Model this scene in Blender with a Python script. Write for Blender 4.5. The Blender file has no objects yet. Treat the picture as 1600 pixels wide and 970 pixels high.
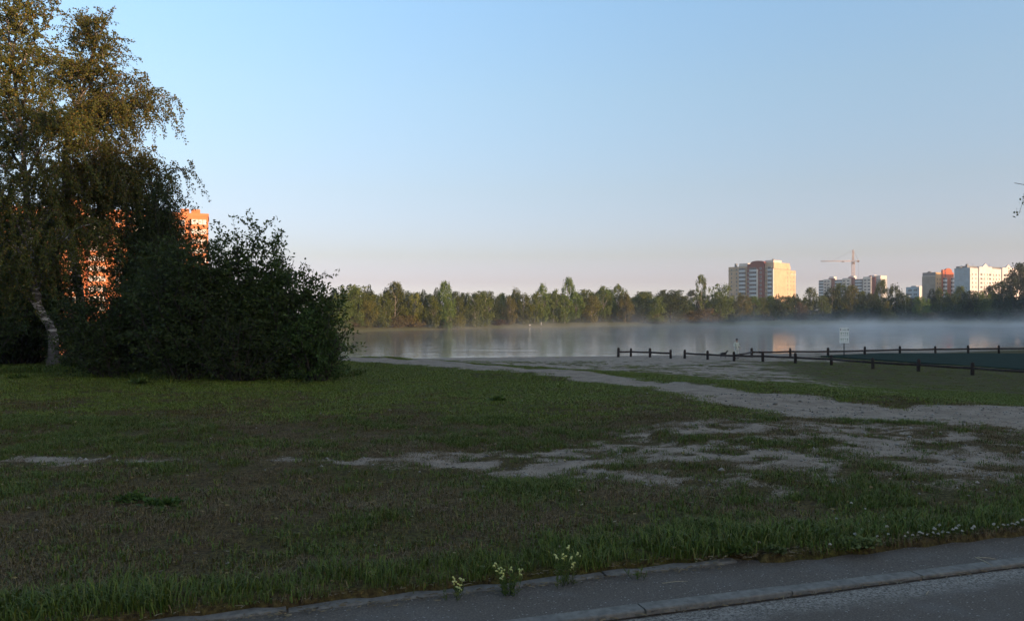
import bpy, math, random
import numpy as np
from mathutils import Vector, Matrix

# ------------------------------------------------------------------ camera, sky, sun, exposure
sc = bpy.context.scene
F = 1244.0            # focal length in photograph pixels (1600 wide)
CAMZ, HOR = 1.70, 490.0
cam = bpy.data.cameras.new('camera'); cam_o = bpy.data.objects.new('camera', cam)
sc.collection.objects.link(cam_o); sc.camera = cam_o
cam.sensor_width = 36; cam.lens = 36 * F / 1600; cam.shift_y = (HOR - 485) / 1600
cam.clip_start = 0.05; cam.clip_end = 8000
cam_o.location = (0, 0, CAMZ); cam_o.rotation_euler = (math.pi / 2, 0, 0)

SUN_EL = math.radians(6.0); SUN_AZ = math.radians(126.9)      # azimuth clockwise from +Y
SUN = Vector((math.sin(SUN_AZ) * math.cos(SUN_EL), math.cos(SUN_AZ) * math.cos(SUN_EL), math.sin(SUN_EL)))
world = bpy.data.worlds.new('World'); sc.world = world; world.use_nodes = True
nt = world.node_tree; bg = nt.nodes['Background']
sky = nt.nodes.new('ShaderNodeTexSky'); sky.sky_type = 'NISHITA'; sky.sun_disc = False
sky.sun_elevation = SUN_EL; sky.sun_rotation = SUN_AZ
sky.air_density = 1; sky.dust_density = 1; sky.ozone_density = 1
tc = nt.nodes.new('ShaderNodeTexCoord'); sx = nt.nodes.new('ShaderNodeSeparateXYZ')
nt.links.new(tc.outputs['Generated'], sx.inputs[0])
mr = nt.nodes.new('ShaderNodeMapRange'); mr.inputs['From Max'].default_value = 1.0
nt.links.new(sx.outputs['Z'], mr.inputs['Value'])
rp = nt.nodes.new('ShaderNodeValToRGB'); nt.links.new(mr.outputs[0], rp.inputs[0])
GAIN = [(0.0, (1.0, 1.2, 3.4)), (0.016, (.86, 1.06, 2.8)), (0.040, (.61, .64, 1.50)), (0.071, (.58, .575, .98)),
        (0.151, (.68, .67, .89)), (0.264, (.82, .87, 1.03)), (0.36, (.89, 1.02, 1.22)), (0.46, (.97, 1.06, 1.20)), (0.75, (1.0, 1.0, 1.0))]
els = rp.color_ramp.elements
while len(els) < len(GAIN): els.new(0.5)
for e, (p, c) in zip(els, GAIN):
    e.position = p; e.color = (c[0] / 4, c[1] / 4, c[2] / 4, 1)
vm = nt.nodes.new('ShaderNodeVectorMath'); vm.operation = 'MULTIPLY'
v4 = nt.nodes.new('ShaderNodeVectorMath'); v4.operation = 'SCALE'; v4.inputs['Scale'].default_value = 4.0
nt.links.new(rp.outputs[0], v4.inputs[0]); nt.links.new(v4.outputs[0], vm.inputs[0]); nt.links.new(sky.outputs[0], vm.inputs[1])
nt.links.new(vm.outputs[0], bg.inputs['Color']); bg.inputs['Strength'].default_value = 0.15

sl = bpy.data.lights.new('sun', 'SUN'); sl.energy = 3.15; sl.angle = math.radians(0.5); sl.color = (1.0, 0.64, 0.36)
sun_o = bpy.data.objects.new('sun', sl); sc.collection.objects.link(sun_o)
sun_o.rotation_euler = (-SUN).to_track_quat('-Z', 'Y').to_euler()
sc.view_settings.view_transform = 'Standard'; sc.view_settings.look = 'None'
sc.view_settings.gamma = 1.0; sc.view_settings.use_curve_mapping = False
sc.view_settings.exposure = 1.30
sc.render.engine = 'CYCLES'
sc.cycles.use_denoising = True
sc.cycles.max_bounces = 6; sc.cycles.diffuse_bounces = 3; sc.cycles.glossy_bounces = 3
sc.cycles.transmission_bounces = 4; sc.cycles.transparent_max_bounces = 8; sc.cycles.volume_bounces = 2
sc.cycles.use_adaptive_sampling = True; sc.cycles.adaptive_threshold = 0.015
sc.cycles.volume_step_rate = 1.0; sc.cycles.volume_max_steps = 64

rng = np.random.default_rng(7)
random.seed(7)

# ------------------------------------------------------------------ helpers
COL = sc.collection
def link(o): COL.objects.link(o); return o

def tag(o, label=None, cat=None, group=None, kind=None):
    if label: o['label'] = label
    if cat: o['category'] = cat
    if group: o['group'] = group
    if kind: o['kind'] = kind
    return o

def empty(name, loc=(0, 0, 0), rz=0.0):
    o = link(bpy.data.objects.new(name, None)); o.location = loc; o.rotation_euler = (0, 0, rz); o.empty_display_size = .2
    return o

def obj(name, me, mats=None, parent=None, loc=None):
    o = link(bpy.data.objects.new(name, me))
    if mats is not None and not me.materials:
        for m in (mats if isinstance(mats, (list, tuple)) else [mats]): me.materials.append(m)
    if parent is not None: o.parent = parent
    if loc is not None: o.location = loc
    return o

def mesh_np(name, V, Q, smooth=False):
    """V (n,3) array, Q list/array of quads or tris (all the same size)"""
    V = np.asarray(V, dtype=np.float32); Q = np.asarray(Q, dtype=np.int32)
    me = bpy.data.meshes.new(name); k = Q.shape[1]
    me.vertices.add(len(V)); me.vertices.foreach_set('co', V.ravel())
    me.loops.add(Q.size); me.loops.foreach_set('vertex_index', Q.ravel())
    me.polygons.add(len(Q))
    me.polygons.foreach_set('loop_start', np.arange(0, Q.size, k, dtype=np.int32))
    me.polygons.foreach_set('loop_total', np.full(len(Q), k, dtype=np.int32))
    if smooth: me.polygons.foreach_set('use_smooth', np.ones(len(Q), dtype=bool))
    me.update(calc_edges=True); return me

class MB:
    """collects boxes, tubes, prisms into one mesh"""
    def __init__(s): s.v = []; s.f = []; s.m = []; s.sm = []
    def add(s, V, Fs, mi=0, smooth=False):
        b = len(s.v); s.v += [tuple(map(float, p)) for p in V]
        for f in Fs: s.f.append([b + i for i in f]); s.m.append(mi); s.sm.append(smooth)
        return s
    def box(s, x0, x1, y0, y1, z0, z1, mi=0):
        V = [(x0, y0, z0), (x1, y0, z0), (x1, y1, z0), (x0, y1, z0), (x0, y0, z1), (x1, y0, z1), (x1, y1, z1), (x0, y1, z1)]
        return s.add(V, [(0, 3, 2, 1), (4, 5, 6, 7), (0, 1, 5, 4), (1, 2, 6, 5), (2, 3, 7, 6), (3, 0, 4, 7)], mi)
    def prism(s, poly, z0, z1, mi=0):
        n = len(poly); V = [(x, y, z0) for x, y in poly] + [(x, y, z1) for x, y in poly]
        return s.add(V, [tuple(range(n - 1, -1, -1)), tuple(range(n, 2 * n))] + [(i, (i + 1) % n, n + (i + 1) % n, n + i) for i in range(n)], mi)
    def xprism(s, poly, y0, y1, mi=0):       # polygon in (x,z), extruded along y
        n = len(poly); V = [(x, y0, z) for x, z in poly] + [(x, y1, z) for x, z in poly]
        return s.add(V, [tuple(range(n)), tuple(range(2 * n - 1, n - 1, -1))] + [(i, n + i, n + (i + 1) % n, (i + 1) % n) for i in range(n)], mi)
    def tube(s, pts, rad, n=6, mi=0, caps=True, smooth=True):
        pts = [Vector(p) for p in pts]; rad = [rad] * len(pts) if np.isscalar(rad) else list(rad)
        V = []; d0 = (pts[1] - pts[0]).normalized()
        a = d0.orthogonal().normalized()
        for i, p in enumerate(pts):
            d = (pts[min(i + 1, len(pts) - 1)] - pts[max(i - 1, 0)]).normalized()
            a = (a - d * a.dot(d))
            a = a.normalized() if a.length > 1e-6 else d.orthogonal().normalized()
            b = d.cross(a)
            for k in range(n):
                t = 2 * math.pi * k / n; V.append(p + (a * math.cos(t) + b * math.sin(t)) * rad[i])
        Fs = [(i * n + k, i * n + (k + 1) % n, (i + 1) * n + (k + 1) % n, (i + 1) * n + k) for i in range(len(pts) - 1) for k in range(n)]
        if caps: Fs += [tuple(range(n - 1, -1, -1)), tuple(range((len(pts) - 1) * n, len(pts) * n))]
        return s.add(V, Fs, mi, smooth)
    def mesh(s, name):
        me = bpy.data.meshes.new(name); me.from_pydata(s.v, [], s.f)
        me.polygons.foreach_set('material_index', s.m); me.polygons.foreach_set('use_smooth', s.sm); me.update(); return me
    def build(s, name, mats, parent=None, loc=None): return obj(name, s.mesh(name), mats, parent, loc)

def copy_tree(o, parent=None):
    c = link(o.copy())
    if parent is not None: c.parent = parent
    for ch in list(o.children): copy_tree(ch, c)
    return c

# ---- materials
def new_mat(name):
    m = bpy.data.materials.new(name); m.use_nodes = True
    return m, m.node_tree, m.node_tree.nodes['Principled BSDF']

def N(nt, t, **kw):
    n = nt.nodes.new(t)
    for k, v in kw.items():
        if k in n.inputs: n.inputs[k].default_value = v
        else: setattr(n, k, v)
    return n

def ramp(nt, fac, stops, interp='LINEAR'):
    r = nt.nodes.new('ShaderNodeValToRGB'); r.color_ramp.interpolation = interp
    e = r.color_ramp.elements
    while len(e) < len(stops): e.new(.5)
    for x, (p, c) in zip(e, stops):
        x.position = p; x.color = (c, c, c, 1) if np.isscalar(c) else (*c, 1)
    nt.links.new(fac, r.inputs[0]); return r.outputs[0]

def mixc(nt, fac, a, b, blend='MIX'):
    m = nt.nodes.new('ShaderNodeMix'); m.data_type = 'RGBA'; m.blend_type = blend
    for sock, v in ((m.inputs[0], fac), (m.inputs[6], a), (m.inputs[7], b)):
        if hasattr(v, 'links'): nt.links.new(v, sock)
        elif np.isscalar(v): sock.default_value = v
        else: sock.default_value = (*v, 1)
    return m.outputs[2]

def math_n(nt, op, a, b=None, c=None, clamp=False):
    m = nt.nodes.new('ShaderNodeMath'); m.operation = op; m.use_clamp = clamp
    for i, v in enumerate((a, b, c)):
        if v is None: continue
        if hasattr(v, 'links'): nt.links.new(v, m.inputs[i])
        else: m.inputs[i].default_value = v
    return m.outputs[0]

def coords(nt, kind='Object', scale=(1, 1, 1)):
    t = nt.nodes.new('ShaderNodeTexCoord'); mp = nt.nodes.new('ShaderNodeMapping'); mp.inputs['Scale'].default_value = scale
    nt.links.new(t.outputs[kind], mp.inputs[0]); return mp.outputs[0]

def noise(nt, vec, scale, detail=4, rough=.6):
    n = nt.nodes.new('ShaderNodeTexNoise'); n.inputs['Scale'].default_value = scale
    n.inputs['Detail'].default_value = detail; n.inputs['Roughness'].default_value = rough
    if vec is not None: nt.links.new(vec, n.inputs['Vector'])
    return n.outputs['Fac']

def bump(nt, h, strength, dist, bsdf):
    b = nt.nodes.new('ShaderNodeBump'); b.inputs['Strength'].default_value = strength; b.inputs['Distance'].default_value = dist
    nt.links.new(h, b.inputs['Height']); nt.links.new(b.outputs[0], bsdf.inputs['Normal'])

def nmat(name, c1, c2, scale=4, rough=.85, bmp=0, bd=.02, lo=.35, hi=.65, spec=.3, stretch=(1, 1, 1)):
    m, nt, b = new_mat(name); v = coords(nt, 'Object', stretch)
    f = noise(nt, v, scale); col = ramp(nt, f, [(lo, c1), (hi, c2)])
    nt.links.new(col, b.inputs['Base Color']); b.inputs['Roughness'].default_value = rough
    b.inputs['Specular IOR Level'].default_value = spec
    if bmp: bump(nt, noise(nt, v, scale * 5), bmp, bd, b)
    return m

def leafmat(name, cols, trans=.3, vary=.35, rough=.6):
    """cols: stops of leaf colour, picked per leaf; each object shifts a little"""
    m, nt, b = new_mat(name)
    g = nt.nodes.new('ShaderNodeNewGeometry'); oi = nt.nodes.new('ShaderNodeObjectInfo')
    col = ramp(nt, g.outputs['Random Per Island'], [(i / (len(cols) - 1), c) for i, c in enumerate(cols)])
    hs = nt.nodes.new('ShaderNodeHueSaturation')
    nt.links.new(col, hs.inputs['Color'])
    nt.links.new(math_n(nt, 'MULTIPLY_ADD', oi.outputs['Random'], vary * .10, .5 - vary * .05), hs.inputs['Hue'])
    nt.links.new(math_n(nt, 'MULTIPLY_ADD', oi.outputs['Random'], vary * 1.2, 1 - vary * .6), hs.inputs['Value'])
    nt.links.new(hs.outputs[0], b.inputs['Base Color']); b.inputs['Roughness'].default_value = rough
    b.inputs['Specular IOR Level'].default_value = .15
    tr = nt.nodes.new('ShaderNodeBsdfTranslucent'); nt.links.new(hs.outputs[0], tr.inputs['Color'])
    mx = nt.nodes.new('ShaderNodeMixShader'); mx.inputs[0].default_value = trans
    out = nt.nodes['Material Output']
    nt.links.new(b.outputs[0], mx.inputs[1]); nt.links.new(tr.outputs[0], mx.inputs[2]); nt.links.new(mx.outputs[0], out.inputs['Surface'])
    return m

# ---- value noise in numpy
_H = np.random.default_rng(11).random((256, 256))
def vnoise(x, y):
    xi = np.floor(x).astype(int); yi = np.floor(y).astype(int); fx = x - xi; fy = y - yi
    fx = fx * fx * (3 - 2 * fx); fy = fy * fy * (3 - 2 * fy)
    h = lambda a, b: _H[a & 255, b & 255]
    return (h(xi, yi) * (1 - fx) + h(xi + 1, yi) * fx) * (1 - fy) + (h(xi, yi + 1) * (1 - fx) + h(xi + 1, yi + 1) * fx) * fy
def fbm(x, y, s, o=4, g=.55):
    t = 0; a = 1; n = 0
    for i in range(o): t = t + a * vnoise(x * s + 17.3 * i, y * s + 5.7 * i); n += a; a *= g; s *= 2.03
    return t / n
def sstep(a, b, x):
    t = np.clip((x - a) / (b - a), 0, 1); return t * t * (3 - 2 * t)

def poly_sd(px, py, poly):
    """signed distance, positive inside"""
    P = np.array(poly); d = np.full(np.shape(px), 1e9); ins = np.zeros(np.shape(px), bool)
    for i in range(len(P)):
        a = P[i]; b = P[(i + 1) % len(P)]; e = b - a
        t = np.clip(((px - a[0]) * e[0] + (py - a[1]) * e[1]) / (e @ e), 0, 1)
        d = np.minimum(d, np.hypot(px - a[0] - t * e[0], py - a[1] - t * e[1]))
        c = ((a[1] > py) != (b[1] > py)) & (px < (b[0] - a[0]) * (py - a[1]) / (b[1] - a[1] + 1e-12) + a[0]); ins ^= c
    return np.where(ins, d, -d)
def line_d(px, py, pts):
    d = np.full(np.shape(px), 1e9)
    for a, b in zip(pts[:-1], pts[1:]):
        a = np.array(a); b = np.array(b); e = b - a
        t = np.clip(((px - a[0]) * e[0] + (py - a[1]) * e[1]) / (e @ e), 0, 1)
        d = np.minimum(d, np.hypot(px - a[0] - t * e[0], py - a[1] - t * e[1]))
    return d

# ------------------------------------------------------------------ terrain
WATER = -2.5
LAKE = [(-55, 71.5), (-14, 71.5), (0, 74.5), (12, 77), (20, 79), (35, 84), (50, 92), (66, 102), (110, 125), (170, 170), (215, 235), (228, 300),
        (212, 329), (150, 319), (120, 305), (60, 286), (25, 263), (0, 240), (-18, 214), (-40, 181), (-62, 150), (-75, 110)]
KA = math.atan2(.3074, .9516); KU = np.array([math.cos(KA), math.sin(KA)]); KN = np.array([-KU[1], KU[0]]); K0 = np.array([-.03, 4.415])
def kerb_uv(X, Y): return (X - K0[0]) * KU[0] + (Y - K0[1]) * KU[1], (X - K0[0]) * KN[0] + (Y - K0[1]) * KN[1]
def verge_edge(u): return np.where(u < 1.7, .60, .60 - .17 * sstep(1.7, 2.3, u)) + .03 * (fbm(u * 1.0, u * 0 + 3.1, 3.0) - .5) * 2
def terr(X, Y):
    X = np.asarray(X, float); Y = np.asarray(Y, float)
    d = (X + 5.8) * .764 + (Y - 27.8) * .645
    t = np.maximum(np.clip((d - 2.6) / 31, 0, 1), np.clip((Y - 31) / 36, 0, 1))
    t = t * (1.25 - .25 * t)
    z = -2.3 * np.clip(t, 0, 1)
    sd = poly_sd(X, Y, LAKE)
    far = np.clip((Y - 130) / 60, 0, 1)
    z = z + far * (np.clip(-sd - 1, 0, 9) * .10 + np.clip(-sd - 10, 0, 200) * .014)
    z = z + sstep(-6, 0, sd) * 0 - np.clip(sd + 1.0, 0, 12) * .16
    wob = sstep(5, 8, Y) * (1 - sstep(60, 66, Y))
    z = z + wob * ((fbm(X, Y, .35, 3) - .5) * .22 + (fbm(X + 40, Y, 1.6, 3) - .5) * .05)
    u, v = kerb_uv(X, Y)
    ed = verge_edge(u)
    z = np.where(v < ed, -.16, z + .035 * (1 - sstep(0, 1.5, v - ed)) - .0)
    return z
def ray_ground(px, py, zoff=0.0):
    dx, dz = (px - 800) / F, (HOR - py) / F
    Yg = np.concatenate([np.linspace(3, 60, 1500), np.linspace(60, 500, 3000)])
    zz = terr(dx * Yg, Yg) + zoff; r = CAMZ + dz * Yg
    i = np.argmax(r <= zz)
    return Vector((dx * Yg[i], Yg[i], zz[i]))
def at(px, py, Y): return Vector(((px - 800) / F * Y, Y, CAMZ + (HOR - py) / F * Y))

# masks: where bare sand shows, where the grass is dry
PATH_NEAR = [(-22, 46), (-5.9, 28.5), (-3.0, 26.2), (0, 22.9), (3.0, 18.9), (4.6, 13.1), (7.6, 11.9), (14, 10.6)]
def off_line(pts, ds):
    out = []
    for (x, y), w in zip(pts, ds): out.append((x + w[0], y + w[1]))
    return out
PATH_POLY = PATH_NEAR + [(16, 12.9), (10, 14.4), (7.2, 14.8), (5.2, 17.4), (3.9, 20.2), (1.0, 24.6), (-2.2, 28.3), (-5.4, 30.8), (-20, 49)]
CZONE = [(-.9, 9.9), (1.5, 11.6), (3.6, 12.2), (7.5, 11.4), (12, 10.4), (12, 7.9), (6.0, 8.1), (3.2, 7.9), (2.0, 8.3), (0.2, 8.8), (-.9, 9.4)]
COURT = [(28.6, 73.8), (36.5, 79.0), (62, 77.0), (72, 68), (52, 54.6), (36, 56.2)]
def masks(X, Y):
    n1 = fbm(X, Y, .55, 4); n2 = fbm(X + 31, Y + 7, 2.2, 4); n3 = fbm(X * .45 + 9, Y + 50, 1.1, 4)
    bare = sstep(-.35, .25, poly_sd(X, Y, PATH_POLY) + (n2 - .5) * 1.3)
    tr = line_d(X, Y, [(-9, 9.0), (-6, 9.35), (-3.6, 9.15), (-1.9, 9.25), (-.5, 9.7)])
    bare = np.maximum(bare, sstep(.34, .05, tr + (n2 - .5) * 1.1) * (.30 + .55 * sstep(.4, .6, n1)))
    n4 = fbm(X * .75 + 3, Y + 11, 4.6, 4)
    c = sstep(-1.0, .5, poly_sd(X, Y, CZONE) + (n1 - .5) * 2.0)
    bare = np.maximum(bare, c * .76 * sstep(.40, .60, n2 * .22 + n3 * .20 + n4 * .58 + .015 + .035 * sstep(0, 4, X)))
    u, v = kerb_uv(X, Y)
    # beach slope beyond the track
    d = (X + 5.8) * .764 + (Y - 27.8) * .645
    az = X / np.maximum(Y, 1) * F + 800
    beach = sstep(2, 5, d) * (1 - sstep(9, 20, X - .18 * (Y - 30))) * sstep(26, 31, Y + X * .3) * (Y < 95)
    far_s = sstep(64, 69, Y + (n1 - .5) * 5) * (1 - sstep(90, 120, Y)) * (1 - .85 * sstep(26, 30, X) * (1 - sstep(-9, -3, poly_sd(X, Y, LAKE))))
    bare = np.maximum(bare, beach * sstep(.41, .54, n3 * .45 + n2 * .3 + n4 * .25 + .02))
    bare = np.maximum(bare, far_s * sstep(.30, .48, n3 * .5 + n2 * .5 + .05))
    sd = poly_sd(X, Y, LAKE)
    bare = np.maximum(bare, sstep(-3.0, -1.0, sd + (n1 - .5) * 3) * .9 * (Y < 130))
    green_band = sstep(1.6, .3, line_d(X, Y, [(2, 33), (8, 31), (14, 27), (20, 24)])) * sstep(.38, .5, n1 + .06)
    bare = bare * (1 - .8 * green_band)
    dry = sstep(.37, .56, fbm(X + 90, Y + 20, .8, 4) * .6 + fbm(X + 9, Y + 2, 3.0, 3) * .4) * (1 - sstep(14.5, 18.5, Y) * .85)
    dry = np.maximum(dry, c * .6)
    lush = np.maximum(sstep(.7, .1, np.abs(v - .80)) * (v > .5), sstep(130, 150, Y))
    return np.clip(bare, 0, 1), np.clip(dry, 0, 1), np.clip(lush, 0, 1)

def axis(segs):
    out = [segs[0][0]]
    for a, b, st in segs: out += list(np.linspace(a, b, max(2, int(round((b - a) / st)) + 1))[1:])
    return np.array(out)
def grow(a, b, st, k=1.35):
    out = []; x = a
    while x < b: out.append(x); x += st; st *= k
    return out + [b]
xs = axis([(-15, 15, .13)]); side = [15 + i for i in axis([(0, 55, .7)])[1:]] + grow(72, 300, 4, 1.0)[0:] + grow(310, 3500, 25, 1.4)
xs = np.concatenate([-np.array(side[::-1]), xs, np.array(side)])
ys = np.concatenate([axis([(-120, 0, 12), (0, 3.6, .6), (3.6, 7.5, .06), (7.5, 32, .13), (32, 110, .6), (110, 400, 4)]), np.array(grow(415, 4000, 25, 1.4))])
GX, GY = np.meshgrid(xs, ys); GZ = terr(GX, GY)
ny, nx = GX.shape
I = np.arange(ny * nx).reshape(ny, nx)
quads = np.stack([I[:-1, :-1], I[:-1, 1:], I[1:, 1:], I[1:, :-1]], -1).reshape(-1, 4)
gm = mesh_np('ground', np.stack([GX, GY, GZ], -1).reshape(-1, 3), quads, True)
B, D, L = masks(GX, GY)
ca = gm.color_attributes.new('cover', 'FLOAT_COLOR', 'POINT')
ca.data.foreach_set('color', np.stack([B, D, np.where(GY > 130, L, L * .5), np.ones_like(B)], -1).astype(np.float32).ravel())

m, nt, b = new_mat('ground_cover')
at_n = nt.nodes.new('ShaderNodeAttribute'); at_n.attribute_name = 'cover'
sp = nt.nodes.new('ShaderNodeSeparateColor'); nt.links.new(at_n.outputs['Color'], sp.inputs[0])
P_ = coords(nt, 'Object')
nA = noise(nt, P_, 3.0, 6, .65); nB = noise(nt, P_, 26.0, 5, .7); nC = noise(nt, P_, .35, 3); nD = noise(nt, P_, 110., 3, .7)
turf = ramp(nt, nB, [(.32, (.022, .014, .008)), (.5, (.058, .048, .012)), (.70, (.125, .115, .024))])
turf_dry = ramp(nt, nB, [(.32, (.028, .016, .009)), (.5, (.090, .054, .026)), (.72, (.21, .135, .062))])
turf_c = mixc(nt, math_n(nt, 'MULTIPLY', sp.outputs[1], ramp(nt, nA, [(.3, .25), (.7, 1.0)])), turf, turf_dry)
sand = ramp(nt, nD, [(.25, (.18, .137, .105)), (.5, (.335, .265, .21)), (.78, (.50, .41, .335))])
sand = mixc(nt, ramp(nt, nA, [(.38, 0.0), (.66, .6)]), sand, (.13, .094, .066))
bf = math_n(nt, 'ADD', sp.outputs[0], math_n(nt, 'MULTIPLY', math_n(nt, 'SUBTRACT', math_n(nt, 'MULTIPLY_ADD', nD, .45, math_n(nt, 'MULTIPLY', nB, .55)), .5), 2.2))
bf = ramp(nt, bf, [(.36, 0.0), (.64, 1.0)])
turf_c = mixc(nt, ramp(nt, sp.outputs[2], [(.55, 0.0), (1.0, .75)]), turf_c, ramp(nt, nA, [(.35, (.10, .115, .030)), (.65, (.20, .165, .060))]))
col = mixc(nt, bf, turf_c, sand)
nt.links.new(col, b.inputs['Base Color']); b.inputs['Roughness'].default_value = .95; b.inputs['Specular IOR Level'].default_value = .15
hgt = math_n(nt, 'ADD', nB, math_n(nt, 'MULTIPLY', nD, .35))
bump(nt, hgt, .8, .03, b)
ground = tag(obj('ground', gm, m), 'grassy park ground with sandy tracks running down to the lake', kind='structure')
# ------------------------------------------------------------------ water, road, kerbs
m, nt, b = new_mat('lake_water'); v = coords(nt, 'Object', (1, 2.2, 1))
b.inputs['Base Color'].default_value = (.018, .026, .028, 1); b.inputs['Roughness'].default_value = .06; b.inputs['IOR'].default_value = 1.333
w1 = noise(nt, v, .9, 3, .5); w2 = noise(nt, v, .12, 2, .5)
bump(nt, math_n(nt, 'ADD', math_n(nt, 'MULTIPLY', w1, .12), math_n(nt, 'MULTIPLY', w2, .35)), .33, .5, b)
P = np.array(LAKE); c0 = P.mean(0); Pw = c0 + (P - c0) * (1 + 6 / np.linalg.norm(P - c0, axis=1))[:, None]
wm = bpy.data.meshes.new('water'); wm.from_pydata([(x, y, WATER) for x, y in Pw], [], [list(range(len(Pw)))]); wm.update()
tag(obj('lake_water', wm, m), 'calm grey-blue lake water under low mist', kind='structure')

def asphalt(name, base, dusty):
    m, nt, b = new_mat(name); v = coords(nt, 'Object')
    f = noise(nt, v, 90, 3, .7); g = noise(nt, v, 2.2, 5, .6)
    col = ramp(nt, f, [(.30, tuple(c * .55 for c in base)), (.55, base), (.75, tuple(c * 1.7 for c in base))])
    vo = nt.nodes.new('ShaderNodeTexVoronoi'); vo.inputs['Scale'].default_value = 55; nt.links.new(v, vo.inputs['Vector'])
    wn = nt.nodes.new('ShaderNodeTexWhiteNoise'); nt.links.new(vo.outputs['Position'], wn.inputs['Vector'])
    chip = math_n(nt, 'MULTIPLY', math_n(nt, 'LESS_THAN', vo.outputs['Distance'], .30), math_n(nt, 'GREATER_THAN', wn.outputs['Value'], .88))
    col = mixc(nt, chip, col, (.27, .25, .235))
    col = mixc(nt, ramp(nt, g, [(.52, 0.0), (.70, .35)]), col, (.16, .15, .15))
    if dusty:      # pale grit swept against the kerb (object space: y runs away from the kerb)
        s = nt.nodes.new('ShaderNodeSeparateXYZ'); t = nt.nodes.new('ShaderNodeTexCoord'); nt.links.new(t.outputs['Object'], s.inputs[0])
        e = math_n(nt, 'ADD', s.outputs['Y'], math_n(nt, 'MULTIPLY', math_n(nt, 'SUBTRACT', noise(nt, v, 5, 6, .75), .5), .40))
        band = ramp(nt, math_n(nt, 'ADD', e, .5), [(.08, 0.0), (.27, 1.0)])
        grit = ramp(nt, noise(nt, v, 60, 4, .8), [(.40, (.06, .052, .046)), (.58, (.33, .295, .26))])
        col = mixc(nt, math_n(nt, 'MULTIPLY', band, .85), col, grit)
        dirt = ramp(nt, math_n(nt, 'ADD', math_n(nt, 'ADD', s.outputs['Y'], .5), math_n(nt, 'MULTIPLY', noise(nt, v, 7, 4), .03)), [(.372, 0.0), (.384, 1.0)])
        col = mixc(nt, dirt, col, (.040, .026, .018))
    nt.links.new(col, b.inputs['Base Color']); b.inputs['Roughness'].default_value = .9; b.inputs['Specular IOR Level'].default_value = .25
    bump(nt, math_n(nt, 'ADD', f, chip), .6, .006, b); return m
M_ROAD = asphalt('road_asphalt', (.118, .096, .080), True); M_FOOT = asphalt('footway_asphalt', (.122, .100, .084), False)
KR = Matrix.Translation((K0[0], K0[1], 0)) @ Matrix.Rotation(KA, 4, 'Z')
def kobj(name, mb, mat, parent=None):
    o = mb.build(name, mat, parent)
    if parent is None: o.matrix_world = KR
    return o
def sheet(x0, x1, y0, y1, z, nx, ny, wob=0.0):
    X, Y = np.meshgrid(np.linspace(x0, x1, nx), np.linspace(y0, y1, ny)); Z = z + wob * (fbm(X, Y, 1.3, 3) - .5)
    I = np.arange(nx * ny).reshape(ny, nx); return np.stack([X, Y, Z], -1).reshape(-1, 3), np.stack([I[:-1, :-1], I[:-1, 1:], I[1:, 1:], I[1:, :-1]], -1).reshape(-1, 4)
V, Q = sheet(-40, 60, -9, -.108, -.022, 300, 40, .010)
o = obj('road', mesh_np('road', V, Q, True), M_ROAD); o.matrix_world = KR; tag(o, 'dark worn asphalt road along the park edge', kind='structure')
V, Q = sheet(-40, 60, .002, .70, -.018, 400, 14, .014)
o = obj('footpath', mesh_np('footpath', V, Q, True), M_FOOT); o.matrix_world = KR; tag(o, 'narrow strip of old asphalt between two kerbs', kind='structure')
M_KERB = nmat('kerb_concrete', (.12, .11, .10), (.20, .185, .165), 14, .9, .5, .004)
M_KERB2 = nmat('old_kerb_concrete', (.12, .11, .10), (.21, .19, .17), 16, .95, .6, .004)
ke = empty('road_kerb'); ke.matrix_world = KR; tag(ke, 'low grey concrete kerb beside the road', kind='structure')
def stone(L, w, z0, z1, bev):
    mb = MB(); h = L / 2 - .007
    poly = [(-w, z0), (0, z0), (0, z1 - bev), (-bev, z1), (-w + bev * 1.6, z1), (-w, z1 - bev * 1.6)]
    n = len(poly); V = [(-h, y, z) for y, z in poly] + [(h, y, z) for y, z in poly]
    return mb.add(V, [tuple(range(n - 1, -1, -1)), tuple(range(n, 2 * n))] + [(i, (i + 1) % n, n + (i + 1) % n, n + i) for i in range(n)])
sm = stone(1.0, .108, -.2, .004, .004).mesh('kerb_stone'); sm.materials.append(M_KERB)
for i in range(-3, 13):
    s = obj('kerb_stone', sm, None, ke, (i + .30, random.uniform(-.003, .003), random.uniform(-.004, .004))); s.rotation_euler = (0, random.uniform(-.004, .004), random.uniform(-.004, .004))
k2 = empty('verge_kerb'); k2.matrix_world = KR; tag(k2, 'sunken old kerb half buried along the grass verge', kind='structure')
sm = stone(1.0, .10, -.2, -.002, .006).mesh('old_kerb_stone'); sm.materials.append(M_KERB2)
for i in range(-5, 2):
    s = obj('kerb_stone', sm, None, k2, (i + .35, .645 + random.uniform(-.004, .004), random.uniform(-.006, .004))); s.rotation_euler = (0, random.uniform(-.006, .006), random.uniform(-.006, .006))

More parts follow.
